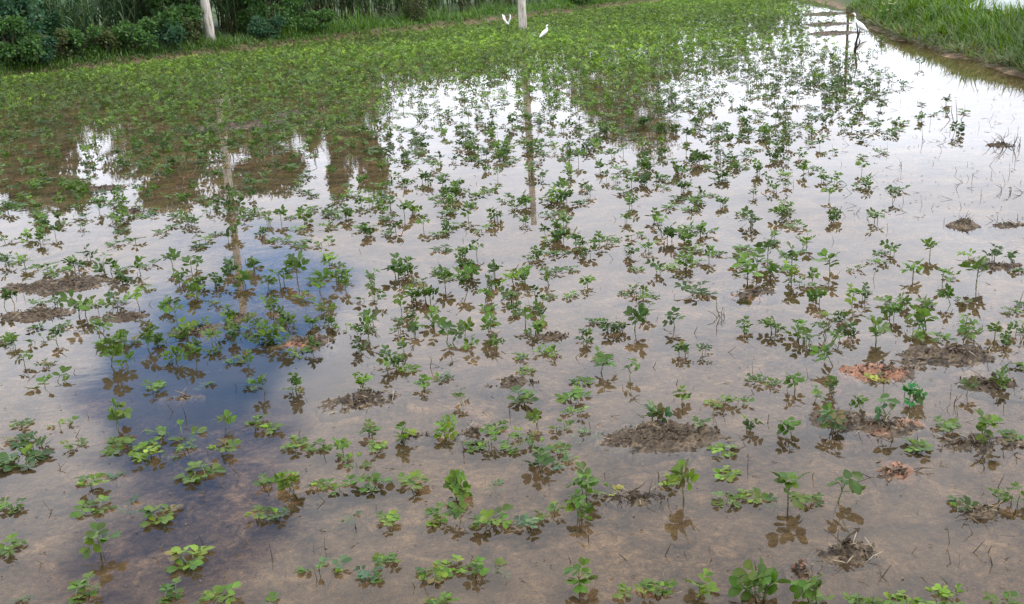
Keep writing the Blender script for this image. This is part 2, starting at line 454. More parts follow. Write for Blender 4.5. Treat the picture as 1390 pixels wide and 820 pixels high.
def height(x, y):
    dl, dr, df, dn = zones(x, y)
    bed = -0.040 + 0.050 * fbm(x * 0.9, y * 1.6, 21, 3) + 0.020 * fbm(x * 6, y * 9, 22, 4) + 0.008 * fbm(x * 30, y * 34, 24, 3, 0.6)
    for mp_, mw, md in MSIZE:                                           # the bed rises to the foot of every mud clump
        r = np.sqrt(((x - mp_.x) / mw) ** 2 + ((y - mp_.y) / md) ** 2)
        k_ = r < 2.4
        if k_.any():
            bed[k_] = np.maximum(bed[k_], -.012 - .05 * smooth(.75, 2.3, r[k_] + .5 * fbm(x[k_] * 8, y[k_] * 8, 33, 3)) + .012 * fbm(x[k_] * 30, y[k_] * 30, 24, 3))
    bed = np.minimum(bed, -0.006)
    hl = -0.03 + 0.20 * smooth(-0.15, 0.5, dl) + 0.25 * smooth(0.6, 4.0, dl) + 0.06 * fbm(x * 3, y * 3, 30, 4)
    hr = -0.03 + 0.05 * smooth(-0.25, 0.0, dr) + 0.42 * smooth(-0.05, 1.1, dr) + 0.14 * fbm(x * 2.2, y * 2.2, 31, 4) * smooth(0, .5, dr)
    hf = -0.03 + 0.3 * smooth(-0.2, 1.5, df); hn = -0.03 + 0.3 * smooth(-0.1, 0.6, dn)
    o = np.maximum.reduce([np.where(dl > -0.15, hl, -9), np.where(dr > -0.25, hr, -9), np.where(df > -0.2, hf, -9), np.where(dn > -0.1, hn, -9)])
    return np.maximum(bed, o)


def lines(*segs):
    v = []
    for a, b, s in segs:
        v += list(np.arange(a, b - 1e-6, s))
    v.append(segs[-1][1]); return np.array(sorted(set(np.round(v, 4))))


gx = lines((-600, -100, 100), (-100, -30, 10), (-30, -13, 1.0), (-13, -5, .14), (-5, -3.2, .06), (-3.2, 3.2, .028), (3.2, 5, .06), (5, 14, .12), (14, 30, 1.0), (30, 100, 10), (100, 600, 100))
gy = lines((-200, -20, 30), (-20, 0, 4), (0, 1.9, .2), (1.9, 5.6, .026), (5.6, 10, .06), (10, 20, .12), (20, 46, .3), (46, 100, 4), (100, 900, 100))
GX, GY = np.meshgrid(gx, gy)
GZ = height(GX, GY)
nx, ny = len(gx), len(gy)
idx = np.arange(nx * ny).reshape(ny, nx)
Q = np.stack([idx[:-1, :-1].ravel(), idx[:-1, 1:].ravel(), idx[1:, 1:].ravel(), idx[1:, :-1].ravel()], 1)
dl, dr, df, dn = zones(GX, GY)
land = smooth(-0.05, 0.25, np.maximum.reduce([dl, dr, df, dn])).ravel()
grassy = np.maximum.reduce([smooth(0.35, 1.0, dl), smooth(0.0, 0.3, dr), smooth(0.3, 1.5, df), smooth(0.3, 1.0, dn)]).ravel()
SP = at(310, 475); silt_or_refl_dark = 1 - smooth(.35, 1.0, np.sqrt((((GX - SP.x) + .35 * (GY - SP.y)) / 0.85) ** 2 + ((GY - SP.y) / 1.15) ** 2) + .8 * fbm(GX * 1.6, GY * 1.6, 140, 4)).ravel()  # mask that darkens the bed colour so the blue sky reflection stands out
silt_or_refl_dark = np.where(GY.ravel() > 0.5, silt_or_refl_dark, 0)
tag(obj('ground', mesh_np('ground', np.stack([GX.ravel(), GY.ravel(), GZ.ravel()], 1), [Q], True, M_GROUND, np.stack([land, grassy, silt_or_refl_dark], 1))),
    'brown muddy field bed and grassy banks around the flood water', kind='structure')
wv = np.array([(-40, -1, 0), (40, -1, 0), (40, 60, 0), (-40, 60, 0)], float)
tag(obj('water', mesh_np('water', wv, [np.array([[0, 1, 2, 3]])], False, M_WATER)), 'shallow still flood water mirroring the cloudy sky', kind='structure')


def hz(x, y):
    return float(height(np.array([x]), np.array([y]))[0])


# ------------------------------------------------------------------ concrete poles and the wooden post
def pole(px, py, r0, r1, h, lean, name, label, cat, mat_c, steps=14, bands=True, p=None):
    p = p or at(px, py); z0 = hz(p.x, p.y)
    root = empty(name, (p.x, p.y, z0))
    tag(root, label, cat)
    t = np.linspace(0, 1, steps)
    pts = np.stack([lean[0] * t * h, lean[1] * t * h, -0.15 + t * (h + 0.15)], 1)
    mb = MB(); mb.tube(pts, r0 + (r1 - r0) * t, 18, mat_c); mb.build('shaft', M_CONC if bands else M_BARK, root)
    cap = MB(); cap.tube([pts[-1], pts[-1] + np.array([lean[0] * .04, lean[1] * .04, .04])], [r1 * 1.08, r1 * 0.9], 18, mat_c); cap.build('cap', M_CONC if bands else M_BARK, root)
    if bands:
        for zz in (0.62, 0.8):
            k = pts[0] + (pts[-1] - pts[0]) * zz; rr = r0 + (r1 - r0) * zz + 0.006
            b = MB(); b.tube([k - np.array([0, 0, .03]), k + np.array([0, 0, .03])], rr, 18, (0.25, 0.25, 0.26)); b.build('metal_band', M_TWIG, root)
    return root


def edge_pt(px, off):
    """a point `off` metres beyond the field's left/far edge, in the direction of photo column px"""
    d = ray(px, 60); d = Vector((d.x, d.y, 0)).normalized()
    t = ((A - Vector((0, 0, 0))).dot(LN) + off) / d.dot(LN)
    return d * t


def conc_mat():
    mt, t, L, out = new_mat('weathered_concrete')
    geo = N(t, 'ShaderNodeNewGeometry')
    mp = N(t, 'ShaderNodeMapping', inp={'Scale': (1, 1, 0.18)}); L(geo.outputs['Position'], mp.inputs['Vector'])
    n1 = N(t, 'ShaderNodeTexNoise', inp={'Scale': 22.0, 'Detail': 6.0, 'Roughness': 0.65}); L(mp.outputs[0], n1.inputs['Vector'])
    r = N(t, 'ShaderNodeValToRGB'); e = r.color_ramp.elements
    e[0].position = 0.33; e[0].color = (0.13, 0.11, 0.09, 1); e[1].position = 0.6; e[1].color = (0.58, 0.54, 0.47, 1)
    q = e.new(0.45); q.color = (0.40, 0.36, 0.30, 1)
    L(n1.outputs[0], r.inputs[0])
    p = N(t, 'ShaderNodeBsdfPrincipled', inp={'Roughness': 0.9, 'Specular IOR Level': 0.2}); L(r.outputs[0], p.inputs['Base Color'])
    b = N(t, 'ShaderNodeBump', inp={'Strength': 0.3, 'Distance': 0.01}); L(n1.outputs[0], b.inputs['Height']); L(b.outputs[0], p.inputs['Normal'])
    L(p.outputs[0], out.inputs[0]); return mt


M_CONC = conc_mat()
pole(710, 43, 0.105, 0.075, 4.9, (0.004, 0), 'utility_pole', 'weathered concrete pole standing in the flooded crop between two white egrets', 'pole', (1, 1, 1))
pole(290, 55, 0.115, 0.085, 6.4, (-0.03, 0), 'utility_pole', 'leaning pale concrete pole on the bank in front of the cane', 'pole', (1, 1, 1), p=edge_pt(288, .95))
pole(1152, 3, 0.04, 0.036, 2.5, (0.0, 0), 'wooden_post', 'thin dark post at the far end of the water by the grassy bank', 'post', (0.06, 0.05, 0.045), 8, False)


# ------------------------------------------------------------------ white egrets
def egret(px, py, size, rz, pose, label, ground_z=None):
    p = at(px, py); z0 = hz(p.x, p.y)
    root = empty('egret', (p.x, p.y, z0), rz)
    tag(root, label, 'bird', 'white egrets in the flooded field')
    s = size                                                     # body length scale; bird faces +X
    lift = 0.42 * s + max(0, -z0)
    if pose == 'hunched':
        sp = [(-.42, 0, -.20), (-.30, 0, -.10), (-.12, 0, .02), (.06, 0, .13), (.18, 0, .24), (.21, 0, .33), (.17, 0, .41), (.17, 0, .48), (.23, 0, .525), (.30, 0, .52)]
        rd = [.012, .05, .115, .13, .10, .06, .045, .045, .05, .02]
    elif pose == 'tall':
        sp = [(-.40, 0, -.20), (-.28, 0, -.10), (-.12, 0, .03), (.05, 0, .14), (.16, 0, .24), (.22, 0, .36), (.20, 0, .47), (.22, 0, .57), (.27, 0, .62), (.34, 0, .61)]
        rd = [.012, .05, .11, .12, .08, .045, .036, .036, .042, .016]
    else:
        sp = [(-.40, 0, -.04), (-.28, 0, -.01), (-.10, 0, .04), (.08, 0, .08), (.2, 0, .11), (.28, 0, .16), (.30, 0, .23), (.33, 0, .28), (.39, 0, .29), (.45, 0, .28)]
        rd = [.012, .05, .11, .11, .07, .042, .036, .04, .044, .016]
    # resample the spine smoothly
    sp = np.array(sp) * s; rd = np.array(rd) * s; tt = np.linspace(0, len(sp) - 1, 34)
    ii = np.arange(len(sp))
    S = np.stack([np.interp(tt, ii, sp[:, k]) for k in range(3)], 1); R = np.interp(tt, ii, rd)
    for _ in range(2):
        S[1:-1] = (S[:-2] + 2 * S[1:-1] + S[2:]) / 4; R[1:-1] = (R[:-2] + 2 * R[1:-1] + R[2:]) / 4
    S[:, 2] += lift
    W = (0.86, 0.86, 0.84)
    mb = MB(); mb.tube(S, R, 12, W); mb.build('body', M_FEATHER, root)
    tip = S[-1]; bk = MB(); bk.tube([tip - np.array([.03 * s, 0, 0]), tip + np.array([.06, 0, -.012]) * s, tip + np.array([.15, 0, -.035]) * s], [.02 * s, .014 * s, .002 * s], 6, (0.55, 0.32, 0.05)); bk.build('beak', M_TWIG, root)
    for sd_ in (-1, 1):
        e = MB(); e.add(ICO_V * .010 * s + (S[-3] + np.array([.01 * s, sd_ * .036 * s, .01 * s])), ICO_T, None, (0.02, 0.02, 0.02)); e.build('eye', M_TWIG, root)
        hip = np.array([-.02 * s, sd_ * .05 * s, lift + .0 * s]); foot = np.array([.03 * s, sd_ * .06 * s, 0.0])
        knee = (hip + foot) / 2 + np.array([-.03 * s, 0, 0])
        lg = MB(); lg.tube([hip, knee, foot], [.016 * s, .011 * s, .010 * s], 6, (0.04, 0.04, 0.035))
        for a_ in (-.6, 0, .6, math.pi):
            lg.tube([foot, foot + np.array([math.cos(a_), math.sin(a_), 0]) * .07 * s], [.008 * s, .004 * s], 4, (0.04, 0.04, 0.035))
        lg.build('leg', M_TWIG, root)
        wg = MB()
        if pose == 'wings':
            # raised wing: thick inner arm, long primaries pointing up
            n = 9; rows = []
            for i in range(n):
                f = i / (n - 1)
                base = np.array([.12 - .34 * f, sd_ * .08, .12]) * s
                ln = (.62 - .18 * f) * s
                tipv = base + np.array([.06 - .16 * f, sd_ * (.34 - .02 * f), 1.0]) / 1.06 * ln
                rows.append((base, (base * .45 + tipv * .55) + np.array([0, sd_ * .06 * s, 0]), tipv))
            V = []
            for th in (0.010, -0.010):
                for b0, m0, t0 in rows:
                    V += [b0 + np.array([0, th * s * 2, 0]), m0 + np.array([0, th * s, 0]), t0]
            V = np.array(V); V[:, 2] += lift
            Qs = []; k = n * 3
            for i in range(n - 1):
                for j in range(2):
                    a0 = i * 3 + j
                    Qs.append((a0, a0 + 1, a0 + 4, a0 + 3)); Qs.append((k + a0, k + a0 + 3, k + a0 + 4, k + a0 + 1))
            wg.add(V, None, Qs, W)
        else:
            # folded wing lying along the flank
            n = 10; f = np.linspace(0, 1, n)
            pts = np.stack([.14 - .52 * f, sd_ * (.115 - .07 * f), .15 - .33 * f], 1) * s; pts[:, 2] += lift
            V = []; 
            for i in range(n):
                w = (.10 * math.sin(math.pi * min(1, .25 + .75 * f[i])) + .015) * s
                V += [pts[i] + np.array([0, 0, w]), pts[i] + np.array([0, sd_ * .022 * s, 0]), pts[i] + np.array([0, 0, -w]), pts[i] + np.array([0, -sd_ * .02 * s, 0])]
            Qs = [(i * 4 + j, i * 4 + (j + 1) % 4, i * 4 + 4 + (j + 1) % 4, i * 4 + 4 + j) for i in range(n - 1) for j in range(4)]
            wg.add(V, None, Qs, W)
        wg.build('wing', M_FEATHER, root)


egret(689, 41.5, 0.37, math.radians(250), 'wings', 'white egret with both wings raised in a V, beside the concrete pole')
egret(739.5, 55, 0.33, math.radians(25), 'hunched', 'hunched white egret standing in the green crop near the concrete pole')
egret(1166, 49, 0.38, math.radians(150), 'tall', 'slim white egret standing in water between the dead branch and the grassy bank')


# ------------------------------------------------------------------ leaves, blades, crowns
KITE = np.array([(0, 0, 0), (.36, .5, .07), (0, 1, -.04), (-.36, .5, .07)]); KITE_Q = np.array([(0, 1, 2, 3)])
KITE_T = np.array([(0, 1, 2), (0, 2, 3)])


def frames(dirs, normals, scale, origin):
    """matrices with +Y along dirs, +Z near normals"""
    d = dirs / (np.linalg.norm(dirs, axis=1)[:, None] + 1e-9)
    s = np.cross(d, normals); s /= np.linalg.norm(s, axis=1)[:, None] + 1e-9
    n = np.cross(s, d)
    Mx = np.zeros((len(d), 4, 4)); sc_ = np.broadcast_to(np.asarray(scale, float), (len(d),))[:, None]
    Mx[:, :3, 0] = s * sc_; Mx[:, :3, 1] = d * sc_; Mx[:, :3, 2] = n * sc_; Mx[:, :3, 3] = origin; Mx[:, 3, 3] = 1
    return Mx


def rand_unit(n):
    v = rng.normal(size=(n, 3)); return v / np.linalg.norm(v, axis=1)[:, None]


def leaf_cloud(mb, blobs, per, size, cols_, up=0.5):
    """leaves spread through ellipsoid blobs [(x,y,z,rx,ry,rz)], denser towards their skin"""
    for (x, y, z, rx, ry, rz_) in blobs:
        n = int(per)
        u = rand_unit(n); r = rng.uniform(0.35, 1.0, n) ** 0.6 * (1 + 0.7 * (vnoise(u[:, 0] * 3 + x * 7, u[:, 1] * 3 + u[:, 2] * 2 + z * 5) - .5))
        P = np.array([x, y, z]) + u * r[:, None] * np.array([rx, ry, rz_])
        d = u * 0.7 + rand_unit(n) * 0.8 + np.array([0, 0, -0.15]); nn = rand_unit(n) * 0.7 + np.array([0, 0, up]) + u * 0.3
        c = np.array(cols_)[rng.integers(0, len(cols_), n)] * rng.uniform(.7, 1.3, (n, 1))
        mb.inst(KITE, KITE_T, None, frames(d, nn, size * rng.uniform(.6, 1.25, n), P), c)


def blades(mb, base, az, ln, w, rise, droop, c, seg=5):
    """arching strap leaves, all arguments arrays over the leaves"""
    base = np.asarray(base, float).reshape(-1, 3); n_ = len(base)
    if n_ == 0: return
    az, ln, w, rise, droop = [np.broadcast_to(np.asarray(v, float), (n_,))[:, None] for v in (az, ln, w, rise, droop)]
    t = np.linspace(0, 1, seg + 1)[None]
    hx = ln * (np.sin(rise) * t + droop * t ** 2 * 0.55); zz = ln * (np.cos(rise) * t - droop * t ** 2 * 0.62)
    P = base[:, None, :] + np.stack([np.cos(az) * hx, np.sin(az) * hx, zz], 2)
    wd_ = w * (0.5 + 0.5 * np.minimum(1, t * 4)) * (1 - t ** 2.2 * 0.95) / 2
    S = np.stack([-np.sin(az) * wd_, np.cos(az) * wd_, 0 * wd_], 2)
    V = np.empty((n_, (seg + 1) * 2, 3)); V[:, 0::2] = P - S; V[:, 1::2] = P + S
    q = np.array([(2 * i, 2 * i + 1, 2 * i + 3, 2 * i + 2) for i in range(seg)])
    mb.add(V.reshape(-1, 3), None, (q[None] + (np.arange(n_) * (seg + 1) * 2)[:, None, None]).reshape(-1, 4), np.repeat(np.broadcast_to(np.asarray(c, float), (n_, 3)), (seg + 1) * 2, axis=0))


CANE_C = [(.040, .105, .055), (.032, .085, .050), (.060, .135, .055), (.080, .160, .085), (.155, .215, .115)]


def cane_proto(h, n_st, seed):
    r = np.random.default_rng(seed); st = MB(); lv = MB(); dv = MB()
    for k in range(n_st):
        a = r.uniform(0, 6.28); rr = r.uniform(0, .42); b = np.array([math.cos(a) * rr, math.sin(a) * rr, -.05])
        hh = h * r.uniform(.55, 1.0) * 0.72; ln = r.uniform(-.12, .12, 2)
        top = b + np.array([ln[0] * hh, ln[1] * hh, hh])
        st.tube([b, (b + top) / 2 + np.array([ln[0] * .1, 0, 0]), top], [.016, .013, .008], 5, (.09, .11, .04))
        for j in range(int(7 + h * 3)):
            f = r.uniform(.18, 1.0); o = b + (top - b) * f
            c = np.array(CANE_C[r.integers(0, 5)]) * r.uniform(.7, 1.35)
            blades(lv, o, r.uniform(0, 6.28), r.uniform(.6, 1.15), r.uniform(.028, .048), r.uniform(.1, .6), r.uniform(.3, 1.25), c, 5)
        for j in range(2):
            blades(dv, b + (top - b) * r.uniform(.05, .4), r.uniform(0, 6.28), r.uniform(.4, .8), .03, r.uniform(.4, .9), r.uniform(.8, 1.5), (.22, .17, .10), 4)
    return [('stalks', st.mesh('stalks', M_STEM)), ('blades', lv.mesh('blades', M_FOL)), ('dry_leaves', dv.mesh('dry_leaves', M_FOL))]


ORD = ['first', 'second', 'third', 'fourth', 'fifth', 'sixth', 'seventh', 'eighth', 'ninth', 'tenth', 'eleventh', 'twelfth', 'thirteenth', 'fourteenth', 'fifteenth', 'sixteenth',
       'seventeenth', 'eighteenth', 'nineteenth', 'twentieth', 'twenty-first', 'twenty-second', 'twenty-third', 'twenty-fourth', 'twenty-fifth', 'twenty-sixth', 'twenty-seventh', 'twenty-eighth',
       'twenty-ninth', 'thirtieth', 'thirty-first', 'thirty-second', 'thirty-third', 'thirty-fourth', 'thirty-fifth', 'thirty-sixth', 'thirty-seventh', 'thirty-eighth', 'thirty-ninth', 'fortieth']


def place(parts, name, loc, rz, s, label, cat, group):
    root = empty(name, loc, rz); root.scale = (s, s, s)
    tag(root, label, cat, group)
    for nm, me in parts:
        o = obj(nm, me, root)
        if nm in ('blades', 'leaves', 'foliage', 'dry_leaves', 'stalks'):
            o['kind'] = 'stuff'
    return root


low_cane = [cane_proto(1.9, 11, 40 + k) for k in range(3)]
tall_cane = [cane_proto(3.3, 13, 50 + k) for k in range(3)]
k = 0
front = [62, 84, 108, 130, 152, 176, 200, 232, 312, 326, 340, 366, 392, 418, 444, 470, 497, 522, 546, 572, 600, 628, 655, 682, 708, 735, 762, 790, 820, 850, 880]
for i, px in enumerate(front):
    off = 2.1 + rng.uniform(-.3, .4); p = edge_pt(px, off)
    tall = 148 < px < 520
    pr = (tall_cane if tall else low_cane)[i % 3]
    place(pr, 'cane_clump', (p.x, p.y, hz(p.x, p.y)), rng.uniform(0, 6.28), rng.uniform(.9, 1.12) * (1 if tall else 0.92 if px < 500 else 1.0),
          f'clump of dark green cane grass, {ORD[i]} from the left along the hedge front', 'cane grass', 'cane clumps along the field edge')
back = [70, 120, 165, 215, 262, 308, 354, 400, 446, 492, 540, 590, 640, 690, 740, 790, 840, 885]
for i, px in enumerate(back):
    p = edge_pt(px, 3.3 + rng.uniform(-.3, .5)); tall = 148 < px < 515
    place((tall_cane if tall else low_cane)[(i + 1) % 3], 'cane_clump', (p.x, p.y, hz(p.x, p.y)), rng.uniform(0, 6.28), rng.uniform(1.0, 1.2) * (1.05 if tall else .92),
          f'cane grass clump in the shaded rear row of the hedge, {ORD[i]} from the left', 'cane grass', 'cane clumps along the field edge')

for i, px in enumerate(range(50, 910, 34)):
    p = edge_pt(px, 4.9 + rng.uniform(-.3, .5)); tall = 148 < px < 515
    place((tall_cane if tall else low_cane)[(i + 2) % 3], 'cane_clump', (p.x, p.y, hz(p.x, p.y)), rng.uniform(0, 6.28), rng.uniform(1.05, 1.2) * (1.0 if tall else .95),
          f'cane grass clump at the very back of the hedge, {ORD[i]} from the left', 'cane grass', 'cane clumps along the field edge')

# shrubs
DARKG = [(.024, .078, .042), (.036, .100, .050), (.052, .120, .055)]
MIDG = [(.055, .130, .026), (.085, .175, .034), (.045, .105, .030)]
OLIVE = [(.085, .105, .030), (.060, .090, .030), (.11, .11, .045)]


def shrub(px, off, w, h, cols_, name, label, leaf=.075, per=900, cat='shrub', stems=10):
    p = edge_pt(px, off); root = empty(name, (p.x, p.y, hz(p.x, p.y)), 0)
    tag(root, label, cat, 'shrubs along the field edge')
    st = MB(); lv = MB(); blobs = []
    for j in range(stems):
        a = rng.uniform(0, 6.28); e = np.array([math.cos(a) * w * .5 * rng.uniform(.3, 1), math.sin(a) * w * .34, h * rng.uniform(.35, 1.0)])
        st.tube([(0, 0, -.05), e * np.array([.4, .4, .55]), e], [.03, .02, .008], 5, (.10, .08, .055))
        blobs.append((e[0], e[1], e[2] * .95, w * rng.uniform(.12, .25), w * rng.uniform(.12, .24), h * rng.uniform(.12, .26)))
    blobs.append((0, 0, h * .3, w * .42, w * .36, h * .30))
    leaf_cloud(lv, blobs, per * .55, leaf, cols_)
    st.build('stems', M_BARK, root); f = lv.build('foliage', M_FOL, root, False); f['kind'] = 'stuff'
    return root


shrub(6, 1.5, 2.0, 2.4, DARKG, 'shrub', 'tall dark blue-green shrub at the very left edge', .10, 1500)
shrub(40, 1.6, 1.5, 1.9, DARKG, 'shrub', 'dark leafy shrub between the left edge and the cane', .09, 1200)
shrub(12, .75, 1.2, .9, MIDG, 'shrub', 'low mid-green bush in front of the dark shrubs at far left', .08, 700)
shrub(40, .7, .8, .55, DARKG, 'shrub', 'small rounded dark bush at the water edge at far left', .07, 600)
shrub(78, .8, .9, .6, OLIVE, 'shrub', 'low olive bush in front of the leftmost cane clumps', .07, 500)
shrub(108, .8, 1.0, .62, MIDG, 'shrub', 'low green bush below the cane, second bush right of the dark shrubs', .07, 500)
shrub(140, .9, .8, .6, OLIVE, 'shrub', 'yellowish scrubby bush below the cane midway to the leaning pole', .07, 400)
shrub(182, .8, 1.1, .65, MIDG, 'shrub', 'spreading green bush halfway between far left and leaning pole', .08, 600)
shrub(238, 1.3, 1.4, 1.5, MIDG, 'shrub', 'tall leafy green bush just left of the leaning pole', .085, 1300)
shrub(226, .7, .9, .6, DARKG, 'shrub', 'low dark bush beside the tall leafy bush left of leaning pole', .075, 600)
shrub(262, .9, .55, .6, OLIVE, 'shrub', 'thin olive scrub touching the left side of the leaning pole', .07, 400)
shrub(376, 1.2, 1.5, 1.35, MIDG, 'shrub', 'broad leafy bush among the cane right of the leaning pole', .085, 1200)
shrub(362, .7, .8, .5, DARKG, 'shrub', 'small dark bush at foot of the broad leafy bush', .07, 500)
shrub(426, .75, .9, .55, MIDG, 'shrub', 'low bright bush on the bank right of the broad leafy bush', .075, 600)
shrub(565, .8, .7, .8, OLIVE, 'shrub', 'brownish scrub on the bank halfway between the two concrete poles', .06, 400)
shrub(785, .9, 1.2, .6, MIDG, 'shrub', 'low green bush on the bank right of the upright pole', .08, 700)


# trees behind the hedge (their crowns show mainly as reflections)
def tree(px, off, h, w, cols_, label, trunk_r=.09, per=900, nb=9):
    p = edge_pt(px, off); root = empty('tree', (p.x, p.y, hz(p.x, p.y)), 0); tag(root, label, 'tree', 'trees behind the cane')
    tk = MB(); cr = MB(); blobs = []
    tk.tube([(0, 0, -.1), (.05, .03, h * .3), (-.03, .05, h * .62), (.02, 0, h * .9)], [trunk_r, trunk_r * .8, trunk_r * .5, trunk_r * .15], 8, (.12, .10, .075))
    for j in range(nb):
        f = rng.uniform(.3, .92); a = j * 2.4 + rng.uniform(-.4, .4); rr = w * .5 * rng.uniform(.4, .95) * (1.15 - abs(f - .5))
        e = np.array([math.cos(a) * rr, math.sin(a) * rr, h * f + .2])
        tk.tube([(0, 0, h * f * .75), e * np.array([.5, .5, .95]), e], [trunk_r * .4, trunk_r * .25, trunk_r * .08], 5, (.12, .10, .075))
        blobs.append((e[0], e[1], e[2], w * rng.uniform(.16, .27), w * rng.uniform(.16, .27), h * rng.uniform(.09, .15)))
    blobs.append((0, 0, h * .88, w * .22, w * .22, h * .12))
    leaf_cloud(cr, blobs, per, .12, cols_)
    tk.build('trunk', M_BARK, root); f = cr.build('crown', M_FOL, root, False); f['kind'] = 'stuff'


tree(20, 4.5, 2.9, 2.2, DARKG, 'dark tree crown above the shrubs at the far left edge')
tree(205, 6.0, 4.0, 3.0, DARKG, 'rounded dark tree rising behind the cane left of leaning pole')
tree(330, 6.5, 4.6, 3.2, DARKG, 'tree behind the cane just right of the leaning pole')
tree(436, 5.5, 5.0, 1.3, DARKG, 'slender tree behind the cane, left one of a slim pair', .07, 700, 7)
tree(482, 5.5, 5.1, 1.4, MIDG, 'slender tree behind the cane, right one of a slim pair', .07, 700, 7)
tree(842, 6.0, 6.2, 4.4, DARKG, 'large tree behind the hedge right of the upright pole', .14, 1300, 12)

# weeds and turf along the left bank
wd = MB()
GR = np.array([(.070, .155, .016), (.100, .205, .022), (.050, .118, .018), (.125, .190, .035)])
n = 8200
px_ = rng.uniform(-20, 930, n); off = np.where(rng.random(n) < .72, rng.uniform(.12, 1.25, n), rng.uniform(-.12, .35, n))
vd = np.array([ray(x, 60)[:2] for x in px_]); vd /= np.linalg.norm(vd, axis=1)[:, None]
tt_ = (A.dot(LN) + off) / (vd @ np.array(LN[:2])); xs, ys = vd[:, 0] * tt_, vd[:, 1] * tt_
zs = np.where(off > .05, height(xs, ys), 0)
hgt = (.11 + .36 * np.maximum(0, off - .1) * (.4 + vnoise(px_ * .03, off * 2, 77))) * rng.uniform(.6, 1.3, n)
c = GR[rng.integers(0, 4, n)] * rng.uniform(.75, 1.25, (n, 1)) * np.where(px_ > 400, 1.15, .9)[:, None]
dry = (off < .35) & (rng.random(n) < .55); c[dry] = np.array((.13, .11, .045)) * rng.uniform(.6, 1.3, (dry.sum(), 1)); hgt[dry] *= .5
for j in range(3):
    blades(wd, np.stack([xs + rng.normal(0, .03, n), ys + rng.normal(0, .03, n), zs - .02], 1), rng.uniform(0, 6.28, n), hgt * rng.uniform(.7, 1.3, n), rng.uniform(.012, .028, n), rng.uniform(.1, .7, n), rng.uniform(.1, .9, n), c * rng.uniform(.85, 1.15, (n, 1)), 3)
tag(wd.build('weeds', M_GRASS), 'low green weeds and grass along the left bank of the field', 'weeds', kind='stuff')

# ------------------------------------------------------------------ grass bank on the right
gb = MB()
n = 46000
ys = rng.uniform(8.5, 27.0, n); xs = np.interp(ys, RB_Y, RB_X) + rng.uniform(0.0, 1.0, n) ** 1.7 * 6.5 - .05
drr = zones(xs, ys)[1]; ok = drr > -.08; xs, ys, drr = xs[ok], ys[ok], drr[ok]; n = len(xs); zs = height(xs, ys)
tuft = vnoise(xs * 2.4, ys * 2.4, 90); patch = vnoise(xs * .8, ys * .8, 93)[:, None]
g = np.array([(.085, .175, .004), (.120, .215, .005), (.052, .122, .005), (.150, .215, .012)])[rng.integers(0, 4, n)] * rng.uniform(.7, 1.25, (n, 1)) * (.45 + 1.1 * patch)
hgt = (.15 + .24 * tuft) * rng.uniform(.6, 1.3, n)
rim = drr < .10 + .30 * tuft; dry = rim & (rng.random(n) < .70)
g[dry] = np.array([(.20, .15, .075), (.14, .10, .05), (.28, .22, .13), (.09, .10, .03)])[rng.integers(0, 4, dry.sum())] * rng.uniform(.5, 1.1, (dry.sum(), 1)); hgt[rim] *= .7
blades(gb, np.stack([xs, ys, zs - .01], 1), rng.uniform(0, 6.28, n), hgt * 1.25, rng.uniform(.009, .018, n) * np.where(ys < 16, 1, 1.5), rng.uniform(.05, .7, n) + np.where(dry, .5, 0), rng.uniform(.2, 1.1, n), g, 3)
tag(gb.build('grass', M_GRASS), 'lush bright green grass with dry brown edge on the right-hand bank', 'grass', kind='stuff')

# flowering weeds on the bank
for i, (px, py, nb) in enumerate(((1198, 14, 9), (1207, 8, 10), (1219, 10, 7), (1233, 6, 5))):
    p = at(px, py, .35); z = hz(p.x, p.y); root = empty('flowering_weed', (p.x, p.y, z), 0)
    tag(root, ['leafy weed with white blossoms, lowest of the group on the bank', 'weed with the densest white blossoms on the bank', 'sparse white-flowered weed right of the densest one',
               'white-flowered weed farthest from the water on the bank'][i], 'flower', 'white flowering weeds on the grass bank')
    st = MB(); lf = MB()
    for j in range(nb):
        a = rng.uniform(0, 6.28); r = rng.uniform(.03, .2); tip = np.array([math.cos(a) * r, math.sin(a) * r, rng.uniform(.30, .52)])
        st.tube([(0, 0, -.03), tip * np.array([.5, .5, .6]), tip], [.005, .004, .003], 4, (.06, .12, .03))
        ms = frames(rand_unit(4) + np.array([0, 0, .2]), rand_unit(4) + np.array([0, 0, 1]), .06, tip * np.array([.6, .6, .6])); lf.inst(KITE, KITE_T, None, ms, np.tile((.07, .16, .02), (4, 1)))
        fl = MB()
        for q in range(6):
            th = q * math.pi / 3
            fl.inst(KITE * np.array([1, 1, 1]), KITE_T, None, frames(np.array([[math.cos(th), math.sin(th), .25]]), np.array([[0, 0, 1.0]]), .030, tip), np.array([[.82, .82, .78]]))
        fl.add(ICO_V * .006 + tip + np.array([0, 0, .003]), ICO_T, None, (.6, .42, .04))
        fl.build('blossom', M_GRASS, root, False)
    st.build('stem', M_STEM, root); lf.build('leaves', M_GRASS, root, False)['kind'] = 'stuff'


